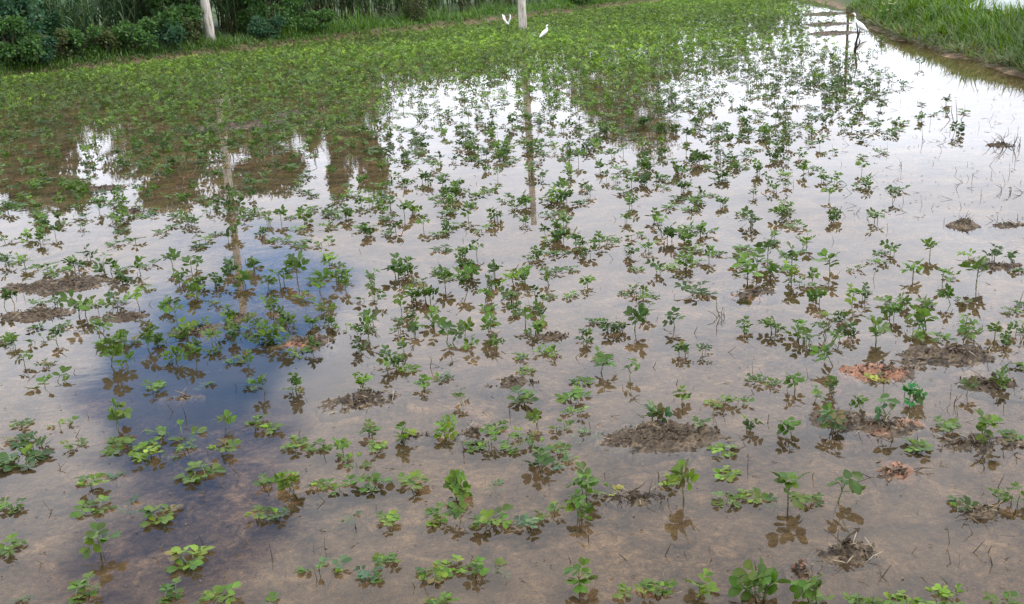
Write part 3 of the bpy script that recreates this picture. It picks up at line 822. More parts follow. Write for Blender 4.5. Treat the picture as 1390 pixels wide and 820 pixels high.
# crumpled plastic sheet on top of the bank
def plastic():
    mt, t, L, out = new_mat('plastic_film')
    geo = N(t, 'ShaderNodeNewGeometry')
    nz = N(t, 'ShaderNodeTexNoise', inp={'Scale': 5.0, 'Detail': 5.0}); L(geo.outputs['Position'], nz.inputs['Vector'])
    cm = N(t, 'ShaderNodeMix', data_type='RGBA', inp={6: (.28, .36, .34, 1), 7: (.75, .76, .72, 1)}); L(nz.outputs[0], cm.inputs[0])
    p = N(t, 'ShaderNodeBsdfPrincipled', inp={'Roughness': .28, 'Specular IOR Level': .5}); L(cm.outputs[2], p.inputs['Base Color'])
    tr = N(t, 'ShaderNodeBsdfTranslucent', inp={'Color': (.8, .8, .78, 1)}); mx = N(t, 'ShaderNodeMixShader', inp={0: .3})
    L(p.outputs[0], mx.inputs[1]); L(tr.outputs[0], mx.inputs[2]); L(mx.outputs[0], out.inputs[0]); return mt


c0 = at(1352, 9, .52)
nu, nv = 70, 34
U, Vv = np.meshgrid(np.linspace(-.1, 2.2, nu), np.linspace(-.45, 1.0, nv))
env = np.clip(1 - (np.abs(U - 1.05) / 1.2) ** 2.4, 0, 1) * np.clip(1 - (np.abs(Vv - .27) / .75) ** 2, 0, 1)
fold = np.abs(fbm(U * 3.2 + .6 * Vv, Vv * 1.1 + U, 61, 4)) * 2
PX, PY = c0.x + U + .06 * fbm(U * 4, Vv * 4, 66, 2), c0.y + Vv - .1 * U
PZ = height(PX, PY) + .03 + .34 * env ** .7 * (0.55 + .9 * fold)
ix = np.arange(nu * nv).reshape(nv, nu)
tag(obj('plastic_sheet', mesh_np('plastic_sheet', np.stack([PX.ravel(), PY.ravel(), PZ.ravel()], 1), [np.stack([ix[:-1, :-1].ravel(), ix[:-1, 1:].ravel(), ix[1:, 1:].ravel(), ix[1:, :-1].ravel()], 1)], True, plastic())),
    'crumpled pale plastic sheet lying on top of the grass bank', 'plastic sheet')


# ------------------------------------------------------------------ mud mounds
MUD = [(.080, .055, .031), (.055, .037, .021), (.115, .080, .046), (.034, .024, .015), (.18, .13, .078)]
RED = [(.24, .115, .065), (.19, .09, .055), (.15, .09, .055)]


def mound(px, py, hw, hd, h, label, red=0.0, crumbs=1.0, straw=6):
    p, w, dpt = mound_size(px, py, hw, hd)
    root = empty('mud_mound', (p.x, p.y, 0)); tag(root, label, 'mud mound', 'mud clumps standing out of the water')
    nu = int(min(64, max(22, w * 2.8 / .011))); nv = int(min(56, max(18, dpt * 2.8 / .011)))
    U, V_ = np.meshgrid(np.linspace(-1.35, 1.35, nu), np.linspace(-1.35, 1.35, nv)); X, Y = U * w, V_ * dpt
    sd_ = int(px * 7 + py)
    rad = np.sqrt(U ** 2 + V_ ** 2) + 1.15 * fbm(X * 9 + sd_, Y * 9, sd_, 3)
    env = np.clip(1.08 - rad, -.6, 1)
    wx, wy = X + p.x, Y + p.y
    Z = np.where(env > 0, np.abs(env) ** .75 * h * .9, env * .22) - .006 + np.clip(env + .25, 0, 1) * (.045 * fbm(wx * 16, wy * 16, 41, 5, .65) + .034 * (np.abs(fbm(wx * 38, wy * 38, 47, 3, .6)) * 2 - .35))
    Z = np.maximum(Z, -.14)
    cn = fbm(wx * 16, wy * 16, 44, 4); cols_ = np.array(MUD)[np.clip(((cn + .25) * 9).astype(int), 0, 4)].reshape(-1, 3) * (1 + .5 * fbm(wx * 60, wy * 60, 49, 2).reshape(-1, 1))
    if red:
        rm = smooth(.10, .20, fbm(wx * 5, wy * 5, 71, 3) + (red - .5) * .17).reshape(-1, 1); cols_ = cols_ * (1 - rm) + np.array(RED[0]) * rm * (1 + .6 * cn.reshape(-1, 1))
    ix = np.arange(nu * nv).reshape(nv, nu)
    obj('mud', mesh_np('mud', np.stack([X.ravel(), Y.ravel(), Z.ravel()], 1), [np.stack([ix[:-1, :-1].ravel(), ix[:-1, 1:].ravel(), ix[1:, 1:].ravel(), ix[1:, :-1].ravel()], 1)], False, M_MUDCLOD, cols_), root)
    cl = MB(); nc = int(min(600, 40 * crumbs + crumbs * 4200 * w * dpt))
    for _ in range(nc):
        a = rng.uniform(0, 6.28); r = abs(rng.normal(0, .55)); u, v = math.cos(a) * r, math.sin(a) * r
        if abs(u) > 1.3 or abs(v) > 1.3: continue
        z = Z[int((v + 1.35) / 2.7 * (nv - 1)), int((u + 1.35) / 2.7 * (nu - 1))]
        if z < -.012: continue
        s = rng.uniform(.0018, .0060) * (1 if rng.random() < .85 else 1.7); ax = rand_unit(1)[0]
        base = ICO_V * (1 + 1.1 * (rng.random((len(ICO_V), 1)) - .5)) * np.array([1.7, .9, .55]) * s
        R3 = np.array(Matrix.Rotation(rng.uniform(0, 6.28), 3, Vector(ax)))
        c = np.array((RED if rng.random() < red * .3 else MUD)[rng.integers(0, 3)]) * rng.uniform(.55, 1.35)
        cl.add(base @ R3.T + np.array([u * w, v * dpt, z + s * .4]), ICO_T, None, c)
    if cl.n:
        o = cl.build('crumbs', M_MUDCLOD, root, False); o['kind'] = 'stuff'
    stw = MB()
    for _ in range(straw):
        a = rng.uniform(0, 6.28); r = rng.uniform(0, .95); u, v = math.cos(a) * r, math.sin(a) * r
        z = max(.002, Z[int((v + 1.35) / 2.7 * (nv - 1)), int((u + 1.35) / 2.7 * (nu - 1))])
        az = rng.uniform(0, 6.28); ln = rng.uniform(.02, .07); el = rng.uniform(-.1, .9)
        b = np.array([u * w, v * dpt, z - .004]); t_ = b + ln * np.array([math.cos(az) * math.cos(el), math.sin(az) * math.cos(el), math.sin(el)])
        stw.tube([b, (b + t_) / 2 + rng.normal(0, .004, 3), t_], [.0014, .0013, .0007], 4, np.array([(.10, .07, .04), (.26, .19, .11), (.05, .04, .03), (.40, .33, .22)][rng.integers(0, 4)]))
    if straw:
        o = stw.build('straw', M_TWIG, root); o['kind'] = 'stuff'


for a_ in MOUNDS:
    mound(*a_)


# ------------------------------------------------------------------ dead stalks and debris
def stalks(px, py, n_, ln, spread, label, c=(.055, .042, .03), fork=False, upright=.5):
    p = at(px, py); z = hz(p.x, p.y); root = empty('dead_stalk', (p.x, p.y, z), 0); tag(root, label, 'dead stalk', 'dead stalks in the water')
    for i in range(n_):
        st = MB(); a = rng.uniform(0, 6.28); l = ln * rng.uniform(.55, 1.1); el = rng.uniform(upright, 1.45)
        b = np.array([rng.normal(0, spread), rng.normal(0, spread), -.01]); d = np.array([math.cos(a) * math.cos(el), math.sin(a) * math.cos(el), math.sin(el)])
        m_ = b + d * l * .55 + rng.normal(0, l * .06, 3); e = b + d * l + np.array([0, 0, -l * rng.uniform(0, .35)]) + rng.normal(0, l * .08, 3)
        r = max(.0022, ln * .012)
        cc = np.array(c) * rng.uniform(.7, 1.6)
        st.tube([b, m_, e], [r, r * .8, r * .4], 5, cc)
        if fork or rng.random() < .3:
            a2 = a + rng.uniform(-1.2, 1.2); st.tube([m_, m_ + l * .4 * np.array([math.cos(a2), math.sin(a2), .7])], [r * .7, r * .3], 4, cc)
        st.build('twig', M_TWIG, root)


stalks(1360, 199, 16, .20, .07, 'tangled tuft of dead stalks in open water at right edge')
stalks(1370, 257, 4, .16, .05, 'curved dead stick in open water below the tangled tuft')
stalks(1297, 163, 4, .30, .02, 'thin dead grass stems with one long blade in open water', (.09, .085, .05), False, .8)
stalks(1275, 192, 7, .13, .07, 'sparse upright stubble in the water beside the last green plants', (.10, .10, .08))
stalks(1310, 296, 3, .16, .03, 'two thin stalks rising from the isolated mud heap', (.06, .05, .035), False, 1.0)
stalks(1376, 300, 4, .15, .05, 'dead stalks on the flat mud strip at right edge')
stalks(985, 432, 5, .13, .012, 'bundle of dark bare stems below a bushy plant', (.07, .055, .03), False, 1.0)
stalks(1035, 462, 3, .09, .02, 'dark crossed twigs in the water right of centre')
stalks(838, 353, 3, .10, .02, 'crossed dead stems in clear water at centre right', (.06, .06, .04))
stalks(1290, 548, 3, .10, .01, 'forked dead twig right of the vivid seedlings', (.05, .04, .03), True, .8)
stalks(1335, 612, 14, .07, .05, 'spiky tuft of dead stems on the low ridge by right edge', (.06, .05, .03))
stalks(385, 765, 1, .07, .002, 'single straw standing in shallow water at lower left', (.22, .17, .08), False, 1.3)
stalks(905, 790, 4, .06, .02, 'pale bent straw between the bottom plants', (.32, .24, .14))
stalks(1292, 775, 2, .06, .01, 'short dark stub standing in mud near bottom right', (.08, .06, .04), False, 1.2)
stalks(1320, 785, 4, .05, .03, 'scattered dry twigs near the bottom right corner', (.25, .19, .12), False, .1)
stalks(85, 675, 5, .05, .02, 'tangle of pinkish dry roots at lower left', (.20, .13, .10), False, .2)
stalks(215, 605, 2, .09, .02, 'two dark straws in the water at left', (.06, .05, .04), False, .9)
stalks(505, 505, 2, .12, .01, 'long thin dark stem leaning in the water left of centre', (.06, .05, .04), False, .9)
stalks(870, 505, 3, .08, .02, 'brown rotting stalk lying in water at centre right', (.09, .06, .04), False, .15)
# the branch standing in the far water
p = at(1160, 69); root = empty('dead_branch', (p.x, p.y, hz(p.x, p.y)))
tag(root, 'dark crooked dead branch upright in the far water beside the bank', 'branch')
b = MB(); b.tube([(0, 0, -.05), (.015, 0, .12), (.05, .02, .27), (.01, 0, .45)], [.022, .018, .014, .006], 7, (.03, .024, .02)); b.build('limb', M_TWIG, root)
b = MB(); b.tube([(.01, 0, .04), (.06, .01, .10), (.10, .01, .20)], [.012, .009, .004], 6, (.03, .024, .02)); b.build('side_twig', M_TWIG, root)

fd = MB()
for i in range(1900):
    if i < 380: px, py = rng.uniform(1130, 1390), rng.uniform(72, 300)
    else: px, py = rng.uniform(0, 1390), rng.uniform(120, 800)
    p = at(px, py)
    if max(float(zz) for zz in zones(np.array([p.x]), np.array([p.y]))) > -.1: continue
    s = rng.uniform(.008, .026) if i < 380 else rng.uniform(.004, .014); a = rng.uniform(0, 6.28)
    M4 = frames(np.array([[math.cos(a), math.sin(a), rng.normal(0, .06)]]), np.array([[rng.normal(0, .1), rng.normal(0, .1), 1.0]]), s, np.array([p.x, p.y, .004]))
    if rng.random() < .6:
        fd.inst(KITE * np.array([.8, 1, .6]), KITE_T, None, M4, np.array([np.array((.06, .045, .03)) * rng.uniform(.5, 2.4)]))
    else:
        l = rng.uniform(.03, .09) * (1.0 if i < 380 else .6); el = rng.uniform(0.02, .35) if rng.random() < .6 else rng.uniform(.6, 1.5); q = np.array([p.x, p.y, -.004])
        fd.tube([q, q + l * np.array([math.cos(a) * math.cos(el), math.sin(a) * math.cos(el), math.sin(el)])], [.0018, .0009], 3, np.array((.08, .06, .04)) * rng.uniform(.5, 2.0))
tag(fd.build('floating_debris', M_TWIG, None, False), 'scattered dark bits of rotten leaf and straw floating on the water', 'debris', kind='stuff')

# ------------------------------------------------------------------ peanut plants


def leaflet_mesh(seed, stations=6):
    r = np.random.default_rng(seed)
    t = np.linspace(0, 1, stations); wdt = np.interp(t, [0, .12, .35, .62, .85, 1], [.03, .14, .26, .32, .26, .06]) * r.uniform(.9, 1.15)
    fold = r.uniform(.02, .30); curl = r.uniform(-.05, .30); tw = r.uniform(-.12, .12)
    V = []
    for k in range(stations):
        zc = -curl * t[k] ** 2 * .6
        V += [(-wdt[k], t[k], zc + fold * wdt[k] + tw * t[k] * .3), (0, t[k], zc), (wdt[k], t[k], zc + fold * wdt[k] - tw * t[k] * .3)]
    Q_ = []
    for k in range(stations - 1):
        a = 3 * k; Q_ += [(a, a + 1, a + 4, a + 3), (a + 1, a + 2, a + 5, a + 4)]
    return np.array(V), np.array(Q_)


LM = [leaflet_mesh(200 + k) for k in range(8)]
LME = [mesh_np('leaflet', v, [q], True, M_LEAF) for v, q in LM]
LOW = [leaflet_mesh(230 + k, 4) for k in range(6)]


def gen_plant(typ, seed):
    """-> stems [(pts, rad)], leaves [{pet: pts, leaflets: [4x4], tone}]"""
    r = np.random.default_rng(seed); stems = []; leaves = []
    if typ == 'tall': nst, H, nl = 1 + (r.random() < .5), r.uniform(.042, .074), r.integers(5, 8)
    elif typ == 'bushy': nst, H, nl = 3, r.uniform(.045, .075), r.integers(9, 13)
    elif typ == 'low': nst, H, nl = 2, r.uniform(.008, .022), r.integers(5, 8)
    else: nst, H, nl = 2, .0, r.integers(4, 6)
    tops = []
    for s_ in range(nst):
        a = r.uniform(0, 6.28); sp = (.004 if s_ == 0 else .03) if typ != 'low' else .03
        h = H * (1 if s_ == 0 else r.uniform(.5, .9))
        b = np.array([r.normal(0, .004), r.normal(0, .004), -.075]); tp = np.array([math.cos(a) * sp, math.sin(a) * sp, h])
        md = (b + tp) / 2 + np.array([math.cos(a), math.sin(a), 0]) * sp * .3
        stems.append((np.array([b, md, tp]), [.0030, .0026, .0018])); tops.append((b, md, tp))
    for k_ in range(nl):
        b, md, tp = tops[k_ % nst]
        f = 1.0 if k_ < nst else r.uniform(.30, .95)
        o = md + (tp - md) * f
        az = k_ * 2.4 + r.uniform(-.5, .5)
        if typ in ('tall', 'bushy'):
            el = r.uniform(.25, 1.15); pl = r.uniform(.020, .045)
            if typ == 'bushy' and r.random() < .3: el = r.uniform(-.2, .3); pl *= 1.3
        elif typ == 'low': el = r.uniform(-.05, .45); pl = r.uniform(.03, .055)
        else: el = r.uniform(-.1, .15); pl = r.uniform(.03, .05)
        hd = np.array([math.cos(az), math.sin(az), 0])
        e = o + pl * (hd * math.cos(el) + np.array([0, 0, math.sin(el)]))
        floor = .004 if typ != 'sub' else -.03
        if typ == 'low': e[2] = max(min(e[2], .035), .004)
        elif typ == 'sub': e[2] = r.uniform(-.024, -.006) if r.random() < .75 else .006
        else: e[2] = max(e[2], floor)
        mid = (o + e) / 2 + np.array([0, 0, pl * .12])
        # leaf plane
        tilt = r.uniform(-.95, .55) if typ in ('tall', 'bushy') else r.uniform(-.30, .10)
        dr_ = hd * math.cos(tilt) + np.array([0, 0, -math.sin(tilt)])
        ro = r.normal(0, .5 if typ in ('tall', 'bushy') else .14)
        side = np.array([-hd[1], hd[0], 0]); nrm = np.cross(dr_, side); nrm = -nrm if nrm[2] < 0 else nrm
        nrm = nrm * math.cos(ro) + side * math.sin(ro); side = np.cross(nrm, dr_)
        L0 = r.uniform(.030, .045) * (1.0 if typ != 'sub' else .9)
        young = r.random() < .14
        if young: L0 *= .7
        ms = []
        for (ang, back, sc_) in ((.50, 0, 1.0), (-.50, 0, 1.0), (1.25, .50, .92), (-1.25, .50, .92)):
            ang = ang * r.uniform(.85, 1.15) * (.5 if young else 1)
            dd = dr_ * math.cos(ang) + side * math.sin(ang) + nrm * (r.uniform(.0, .25) if not young else .7)
            nn = nrm - side * math.sin(ang) * (.2 if not young else 1.2) + r.normal(0, .12, 3)
            fr_ = frames(dd[None], nn[None], L0 * sc_ * r.uniform(.9, 1.1), e - dr_ * L0 * back * .9)
            ms.append(fr_[0])
        leaves.append(dict(pet=np.array([o, mid, e]), ms=np.array(ms), tone=r.uniform(.75, 1.25), young=young))
    return stems, leaves


TYPES = ['tall', 'bushy', 'low', 'sub']
PROTO = {t: [gen_plant(t, 300 + 40 * i + k) for k in range(8)] for i, t in enumerate(TYPES)}
TONES = {'n': (.062, .118, .009), 'b': (.105, .180, .012), 'd': (.036, .076, .008), 'v': (.024, .150, .026), 'y': (.24, .25, .03), 's': (.062, .112, .040)}
TONE_W = {'n': 'mid-green', 'b': 'bright yellow-green', 'd': 'dark green', 'v': 'vivid emerald', 'y': 'yellow-leaved', 's': 'pale bluish-green'}
TYPE_W = {'tall': 'upright', 'bushy': 'bushy', 'low': 'spreading', 'sub': 'half-submerged'}
STEMC = (.10, .12, .035)
PETC = (.13, .19, .05)

# seedlings read off the photograph: x, y of the base, width in pixels, type, tone
L500 = '''121 660 46 low b;157 644 28 sub s;12 692 42 low n;128 690 45 low n;174 683 20 sub s;228 702 55 low n;20 745 46 low n;135 752 48 tall n;268 762 62 low b;110 805 56 low n;28 812 30 sub s;230 808 45 low n;300 817 58 low b
275 648 56 low n;348 700 36 low n;200 620 46 low b;232 622 30 sub s;40 622 74 low d;363 657 22 low n;400 664 44 bushy b;435 662 28 low n;468 663 36 low n;503 658 46 low n;372 702 26 low s;482 702 28 sub s;532 708 42 low b;567 657 54 low b
617 668 48 bushy n;672 660 28 sub s;590 705 46 low b;625 708 28 tall n;672 714 62 low b;440 776 52 low s;500 786 42 low s;526 761 34 low n;580 782 48 low n;614 771 28 low b;648 777 30 tall n;675 773 20 sub s;600 819 46 low b;365 819 20 sub s;483 627 40 low n
738 632 42 tall d;768 630 28 low s;796 672 44 tall n;788 706 46 bushy n;720 713 42 low s;748 699 26 low b;822 668 18 low y;905 657 22 low b;929 676 50 tall b;983 642 38 low b;985 680 36 low n;1015 674 42 low b;785 800 52 tall n;865 806 48 low b;893 797 42 low n
945 812 44 tall b;1025 812 80 bushy n;1071 690 56 tall n;1050 682 26 sub s;1098 676 30 low n;1137 682 54 tall n;1110 818 66 bushy n;1170 819 28 low n;1218 814 32 low b;1262 814 30 low b;1294 814 28 low b;1370 818 30 low n;1300 685 42 low d;1355 682 20 tall n;1381 684 34 tall n
1128 530 40 bushy n;1079 530 36 tall n;1105 546 24 tall s;1135 586 50 bushy s;1190 517 32 low y;1168 556 28 tall n;1232 546 42 bushy v;1210 576 52 tall v;1290 582 52 low n;1312 536 20 tall s;1362 526 38 bushy n;1388 500 30 low n;1335 596 42 tall n;1378 592 36 low n;1075 592 40 tall n;1045 522 22 low n;1240 610 46 low n
855 516 32 tall n;815 506 44 tall n;785 520 36 low n;775 537 46 low n;715 542 54 low d;715 506 26 low b;782 562 30 low b;760 580 26 low n;797 592 44 sub s;728 576 22 tall b;710 592 28 low n;732 606 36 low b;757 612 30 low n;893 574 48 bushy s;925 548 32 tall n;952 587 26 tall n;980 548 48 low b;1018 585 24 tall d;1020 517 20 low d;982 613 22 low b;1003 546 22 low n
402 533 38 bushy n;360 532 28 tall n;490 530 40 bushy b;525 502 26 tall n;549 503 36 low b;575 528 28 tall n;601 512 34 low s;625 548 22 tall n;505 592 32 tall n;548 597 34 tall b;605 592 44 bushy b;395 606 42 low b;430 612 34 low n;465 613 28 tall n;515 611 34 low b;365 586 42 low n;668 602 30 tall b;672 580 32 low n;690 612 26 low n;650 606 26 low n
215 528 46 low n;278 522 36 sub s;70 522 52 low n;160 582 44 tall n;240 588 64 low n;152 607 46 low n;202 611 42 low b;305 582 28 tall n;302 612 46 low n;25 577 32 low n;52 606 34 bushy d;85 578 30 low b;18 602 38 low d;345 524 26 low n;348 572 30 low n;255 610 30 low s;100 606 26 low n'''
R1 = '20,120,40 60,115,50 100,130,60 170,140,90 240,150,90 320,130,70 350,95,50 430,150,90 480,150,90 510,190,60 570,150,60 590,220,50 620,120,60 700,130,60 740,190,60 780,140,70 790,250,80 830,200,60 890,200,70 950,160,60 930,140,40 1000,200,80 1040,140,70 1090,210,60 1160,190,80 1210,180,90 1190,120,50 1240,260,70 1300,230,80 1300,180,80 1340,130,70 1370,190,60 1380,120,50 20,290,50 60,280,50 150,280,50 220,290,60 320,330,90 370,280,60 460,290,70 490,270,50 570,290,70 690,300,60 720,340,60 820,370,80 880,280,50 940,330,70 950,380,60 1030,370,60 1100,300,70 1150,340,60 1060,440,110 1110,430,110 1200,360,60 1260,370,60 1320,310,60 1350,370,60 30,420,50 10,440,50 60,450,60 150,380,60 160,430,70 230,430,60 270,370,50 400,410,80 420,440,70 490,430,70 550,430,70 600,460,80 640,440,60 700,430,90 760,420,90 790,460,60 860,440,70 880,470,60 960,430,70 1150,470,60 1220,480,70 1270,470,50 100,530,60 190,530,60 450,530,110 520,530,70 700,515,80 800,510,60 950,520,60 1010,520,50'
R2 = '15,170,50 15,220,40 130,190,60 110,260,80 130,270,60 120,360,70 110,420,70 10,380,50 80,400,50 230,170,90 270,150,80 300,260,80 330,190,50 380,150,70 360,260,90 420,210,70 440,170,60 490,90,60 500,150,70 530,170,70 510,220,70 550,80,30 240,300,50 300,350,70 240,380,60 290,400,60 380,360,80 430,430,90 500,410,60 530,460,40 600,210,60 620,160,60 590,260,60 610,300,60 600,370,70 600,410,60 620,460,60 690,260,70 700,200,80 740,190,80 700,310,60 750,360,70 790,390,70 820,330,70 790,270,40 840,250,50 840,200,50 860,150,70 760,95,50 800,90,60 845,75,30 885,75,30 930,140,50 940,250,60 1000,205,50 980,60,60 1010,80,50 820,470,50 870,480,60 720,500,50 995,430,70 1080,390,70 1030,350,50 1130,390,60 1190,380,80 1230,330,60 1170,80,50 1210,140,50 1280,150,40 1160,240,50 1200,240,60 1250,250,40 1360,130,90 1350,370,70 1370,480,40 1060,500,50 180,520,60 230,530,60 70,480,30 250,470,30'
R3 = '20,130,70 60,110,40 110,100,50 150,75,40 220,120,50 300,150,80 350,100,80 360,160,70 260,190,110 450,110,80 440,200,90 490,200,70 530,190,50 600,150,80 55,240,120 800,70,30 845,75,30 790,115,60 710,140,30 940,170,80 1060,190,60 1100,170,60 1010,80,60 1180,90,70 1200,200,100 1275,90,60 1340,110,30 1380,150,30 560,270,70 690,280,60 740,260,40 840,270,80 860,340,80 905,290,40 1010,280,70 1090,280,50 1135,270,50 1340,310,50 1380,290,40 650,350,60 580,330,40 380,390,80 480,410,80 520,440,50 590,415,70 640,430,40 690,410,60 790,430,100 250,385,60 15,480,40 80,480,50 1000,380,110 970,430,60 1050,420,80 940,390,60 1150,370,60 1140,430,70 1190,420,60 1270,410,60 1320,440,60 1370,400,60 610,530,90'
plants = []
for row in L500.split('\n'):
    for it in row.split(';'):
        a = it.split(); plants.append((float(a[0]), float(a[1]), float(a[2]), a[3], a[4]))
pr_ = np.random.default_rng(77)
for ox, s_ in ((0, R1), (464, R2), (926, R3)):
    for it in s_.split():
        x, y, w = map(float, it.split(','))
        ty = ['bushy', 'bushy', 'tall', 'tall', 'low'][pr_.integers(0, 5)] if w > 55 else ['tall', 'tall', 'low', 'low'][pr_.integers(0, 4)]
        plants.append((ox + x / 2.996, 320 + y / 2.996, max(w, 55) / 2.996 * 1.4, ty, 'nnnnbdd'[pr_.integers(0, 7)]))

# the 300 that show largest become single plants, the rest joins the mass
items = []
for (px, py, w, ty, to) in plants:
    p = at(px, py); d = depth(p); wm = w / F * d * (1.1 if py > 600 else 1.0)
    nom = {'tall': .130, 'bushy': .165, 'low': .165, 'sub': .15}[ty]
    items.append([px, py, w, ty, to, p, float(np.clip(wm / nom, .55, 1.4))])
items.sort(key=lambda q: -q[1])
single = items[:300]; spare = items[300:]

STEM_ME = {}; LEAF_ME = {}; PET_ME = {}


def tube_mesh(name, parts, c, mat):
    mb = MB()
    for pts, rad in parts: mb.tube(pts, rad, 5, c)
    return mb.mesh(name, mat)


def jitter(c, r_, k=1.0):
    return tuple(float(v) for v in np.array(c) * k * r_.uniform(.72, 1.25) * np.array([r_.uniform(.85, 1.2), 1, r_.uniform(.8, 1.25)]))


def build_plant(i, it, near, label):
    px, py, w, ty, to, p, s = it
    r_ = np.random.default_rng(900 + i); k_ = int(r_.integers(0, 8)); key = (ty, k_)
    stems, leaves = PROTO[ty][k_]
    root = empty('peanut_plant', (p.x, p.y, 0.0), float(r_.uniform(0, 6.28))); root.scale = (s, s, s * float(r_.uniform(.85, 1.2)))
    if ty in ('tall', 'bushy'): root.rotation_euler = (float(r_.normal(0, .16)), float(r_.normal(0, .16)), root.rotation_euler.z)
    tag(root, label, 'plant', 'peanut seedlings standing in the flooded field')
    if key not in STEM_ME: STEM_ME[key] = tube_mesh('stem', stems, STEMC, M_STEM)
    obj('stem', STEM_ME[key], root)
    base = TONES[to]
    for j, lf in enumerate(leaves):
        c = jitter(base if r_.random() < .8 else TONES['n'], r_, lf['tone']); c = c if not lf['young'] else jitter(TONES['b'], r_)
        if r_.random() < .045: c = jitter((.115, .098, .028), r_)
        if near:
            if (key, j) not in PET_ME: PET_ME[(key, j)] = tube_mesh('leaf', [(lf['pet'], [.0013, .0011, .0010])], PETC, M_STEM)
            lo = obj('leaf', PET_ME[(key, j)], root)
            for q, M4 in enumerate(lf['ms']):
                o = obj('leaflet', LME[(k_ * 3 + j + q * 5) % 8], lo); o.matrix_basis = Matrix(M4.tolist()); o.color = (*jitter(c, r_), 1)
        else:
            if (key, j) not in LEAF_ME:
                mb = MB(); mb.tube(lf['pet'], [.0013, .0011, .0010], 4)
                for q, M4 in enumerate(lf['ms']):
                    v, f = LOW[(j + q) % 6]; mb.inst(v, None, f, M4[None], np.ones((1, 3)))
                LEAF_ME[(key, j)] = mb.mesh('leaf', M_LEAF)
            o = obj('leaf', LEAF_ME[(key, j)], root); o.color = (*c, 1)


# strips from the bottom of the picture upwards; within a strip plants are counted from the left
bounds = [820, 770, 725, 690, 655, 625, 600, 575, 550, 525, 505, 490, 475, 460, 447, 434, 421, 408, 395, 380, 365, 340, 300]
strips = {}
for it in single:
    b_ = next((k for k in range(len(bounds) - 1) if bounds[k + 1] <= it[1]), len(bounds) - 2); strips.setdefault(b_, []).append(it)
ci = 0
for b_ in sorted(strips):
    for j, it in enumerate(sorted(strips[b_], key=lambda q: q[0])):
        rowname = 'bottom row' if b_ == 0 else f'{ORD[b_]} row from the bottom'
        build_plant(ci, it, it[1] > 560, f'{TONE_W[it[4]]} {TYPE_W[it[3]]} peanut seedling, {ORD[j]} from left in the {rowname}')
        ci += 1

# the mass of plants farther up the field
DY = [0, 30, 60, 90, 120, 150, 180, 210, 240, 270, 300, 330, 345]
DX = [-80, 30, 105, 180, 280, 380, 480, 540, 620, 700, 780, 860, 930, 1000, 1060, 1110, 1150, 1190, 1240, 1290, 1340, 1450]
DM = np.array([
    [1, 1, 1, 1, 1, 1, 1, 1, 1, 1, 1, 1, 1, 1, .8, .15, .05, .02, 0, 0, 0, 0],
    [1, 1, 1, 1, 1, 1, 1, 1, 1, 1, 1, 1, 1, 1, .9, .12, .03, .02, 0, 0, 0, 0],
    [1, 1, 1, 1, 1, 1, 1, 1, 1, 1, 1, 1, .95, .8, .4, .12, .05, .02, 0, 0, 0, 0],
    [1, 1, 1, 1, 1, 1, 1, 1, 1, 1, 1, 1, .75, .6, .5, .6, .5, .12, .0, 0, 0, 0],
    [1, 1, .95, 1, 1, 1, .95, .5, .5, .75, .9, .85, .55, .5, .6, .7, .7, .5, .05, .0, .0, 0],
    [.9, .8, .35, .8, .9, .9, .8, .35, .35, .4, .6, .55, .4, .45, .55, .6, .6, .5, .12, .05, .0, 0],
    [.7, .6, .35, .6, .75, .75, .6, .35, .40, .42, .5, .5, .45, .5, .5, .5, .55, .4, .22, .12, .0, 0],
    [.5, .5, .5, .6, .55, .45, .4, .40, .40, .42, .45, .45, .5, .5, .5, .45, .35, .25, .06, .0, .0, 0],
    [.5, .55, .55, .55, .5, .45, .42, .40, .42, .42, .40, .40, .48, .45, .3, .3, .3, .2, .08, .0, .0, 0],
    [.55, .6, .6, .55, .45, .42, .42, .40, .38, .40, .38, .40, .45, .40, .36, .35, .35, .3, .04, .0, .0, 0],
    [.55, .55, .5, .42, .35, .35, .38, .40, .38, .36, .36, .40, .40, .40, .40, .40, .38, .2, .0, .0, .0, 0],
    [.5, .5, .3, .25, .22, .25, .25, .22, .25, .25, .3, .35, .35, .3, .3, .3, .3, .1, .0, .0, .0, 0],
    [.3, .2, .1, .1, .1, .1, .1, .1, .1, .1, .15, .2, .2, .15, .1, .1, .1, .05, .0, .0, .0, 0]])


def density(px, py):
    ix_ = np.interp(px, DX, np.arange(len(DX))); iy_ = np.interp(py, DY, np.arange(len(DY)))
    x0 = np.clip(np.floor(ix_).astype(int), 0, len(DX) - 2); y0 = np.clip(np.floor(iy_).astype(int), 0, len(DY) - 2); fx, fy = ix_ - x0, iy_ - y0
    return (DM[y0, x0] * (1 - fx) + DM[y0, x0 + 1] * fx) * (1 - fy) + (DM[y0 + 1, x0] * (1 - fx) + DM[y0 + 1, x0 + 1] * fx) * fy


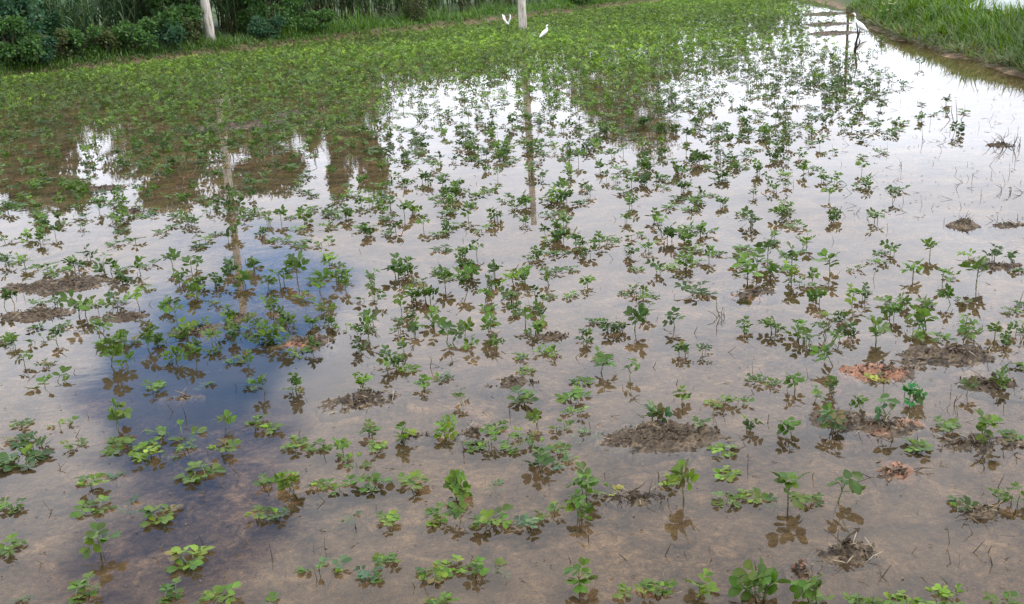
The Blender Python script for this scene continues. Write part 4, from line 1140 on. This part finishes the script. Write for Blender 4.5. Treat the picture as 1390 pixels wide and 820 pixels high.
MAXD = 52.0
area = (30.0) * (44 - 5)
n = int(area * MAXD); xs = rng.uniform(-17, 13, n); ys = rng.uniform(5, 44, n)
pxs, pys, ff = project(np.stack([xs, ys, np.zeros(n)], 1))
zn = np.maximum.reduce(zones(xs, ys))
clump = smooth(-.14, .12, fbm(xs * 1.1, ys * .9, 120, 3)) * .6 + .55
thin = np.where(ys < 11, .85, 1.0)
DM[6:, :] *= 1.25
keep = (rng.random(n) < thin) & (zn < -.12) & (pys < 343) & (rng.random(n) < np.where(pys < 345, density(pxs, np.clip(pys, 0, 345)), 0) * np.where(density(pxs, np.clip(pys, 0, 345)) > .75, 1, np.clip(clump, 0, 1.25))) & (pxs > -150) & (pxs < 1500)
xs, ys, pys = xs[keep], ys[keep], pys[keep]
mass = MB(); mass_st = MB()
KT = np.array([(0, 0, 0), (.30, .58, .05), (0, 1, -.04), (-.30, .58, .05)])
groups = {}
for x, y in zip(xs, ys):
    ty = ['tall', 'bushy', 'low', 'low', 'tall'][rng.integers(0, 5)] if y < 14 else ['tall', 'bushy', 'low', 'bushy', 'tall'][rng.integers(0, 5)]
    groups.setdefault((ty, int(rng.integers(0, 8)), y < 11), []).append((x, y, rng.uniform(.62, 1.02) * (1.0 if y < 11 else 1.0 + .15 * min(1, (y - 11) / 6))))
for _ in range(900):                                                # the crop goes on to both sides of the picture
    x, y = rng.uniform(-5.0, 4.8), rng.uniform(1.7, 6.0)
    qx, qy, _d = project(np.array([[x, y, 0.0]]))
    if -60 < qx[0] < 1450 or rng.random() > .55 or float(zones(np.array([x]), np.array([y]))[1][0]) > -.3: continue
    groups.setdefault((['tall', 'low', 'bushy', 'low'][rng.integers(0, 4)], int(rng.integers(0, 8)), True), []).append((x, y, rng.uniform(.6, 1.0)))
for it in spare:
    groups.setdefault((it[3], int(rng.integers(0, 8)), True), []).append((it[5].x, it[5].y, it[6]))
for (ty, k_, near), lst in groups.items():
    stems, leaves = PROTO[ty][k_]; lst = np.array(lst); nI = len(lst)
    a = rng.uniform(0, 6.28, nI); s = lst[:, 2]
    P4 = np.zeros((nI, 4, 4)); P4[:, 0, 0] = np.cos(a) * s; P4[:, 0, 1] = -np.sin(a) * s; P4[:, 1, 0] = np.sin(a) * s; P4[:, 1, 1] = np.cos(a) * s; P4[:, 2, 2] = s; P4[:, 3, 3] = 1
    P4[:, 0, 3] = lst[:, 0]; P4[:, 1, 3] = lst[:, 1]
    tn = np.array([TONES['nnnnnbddd'[q]] for q in rng.integers(0, 9, nI)]) * rng.uniform(.8, 1.2, (nI, 1))
    tn = tn * (1 + 1.1 * fbm(lst[:, 0] * .35, lst[:, 1] * .22, 150, 3))[:, None]
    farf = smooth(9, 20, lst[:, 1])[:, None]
    tn = tn * (1 + farf * np.array([[.75, .58, .95]]))             # leaf colour lightened with distance up the field
    for j, lf in enumerate(leaves):
        if not near and j > 5: continue
        for q in range(4):
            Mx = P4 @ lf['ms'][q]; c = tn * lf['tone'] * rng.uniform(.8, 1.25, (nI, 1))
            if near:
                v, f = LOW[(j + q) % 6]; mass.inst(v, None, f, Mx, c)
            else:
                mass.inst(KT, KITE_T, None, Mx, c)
        if near:
            t_ = MB(); t_.tube(lf['pet'], .0013, 3, cap=False); mass_st.inst(np.vstack(t_.V), None, np.vstack(t_.Q), P4, np.tile(PETC, (nI, 1)))
    for pts, rad in stems:
        t_ = MB(); t_.tube(pts, rad, 3, cap=False); mass_st.inst(np.vstack(t_.V), None, np.vstack(t_.Q), P4, np.tile(STEMC, (nI, 1)))
root = mass.build('peanut_crop', M_LEAF_T); tag(root, 'mass of small green peanut plants covering the farther flooded field', 'crop', kind='stuff')
so_ = mass_st.build('stems', M_STEM, root); so_['kind'] = 'stuff'
print('plants', len(single), len(spare), len(xs), 'mass verts', mass.n, mass_st.n)
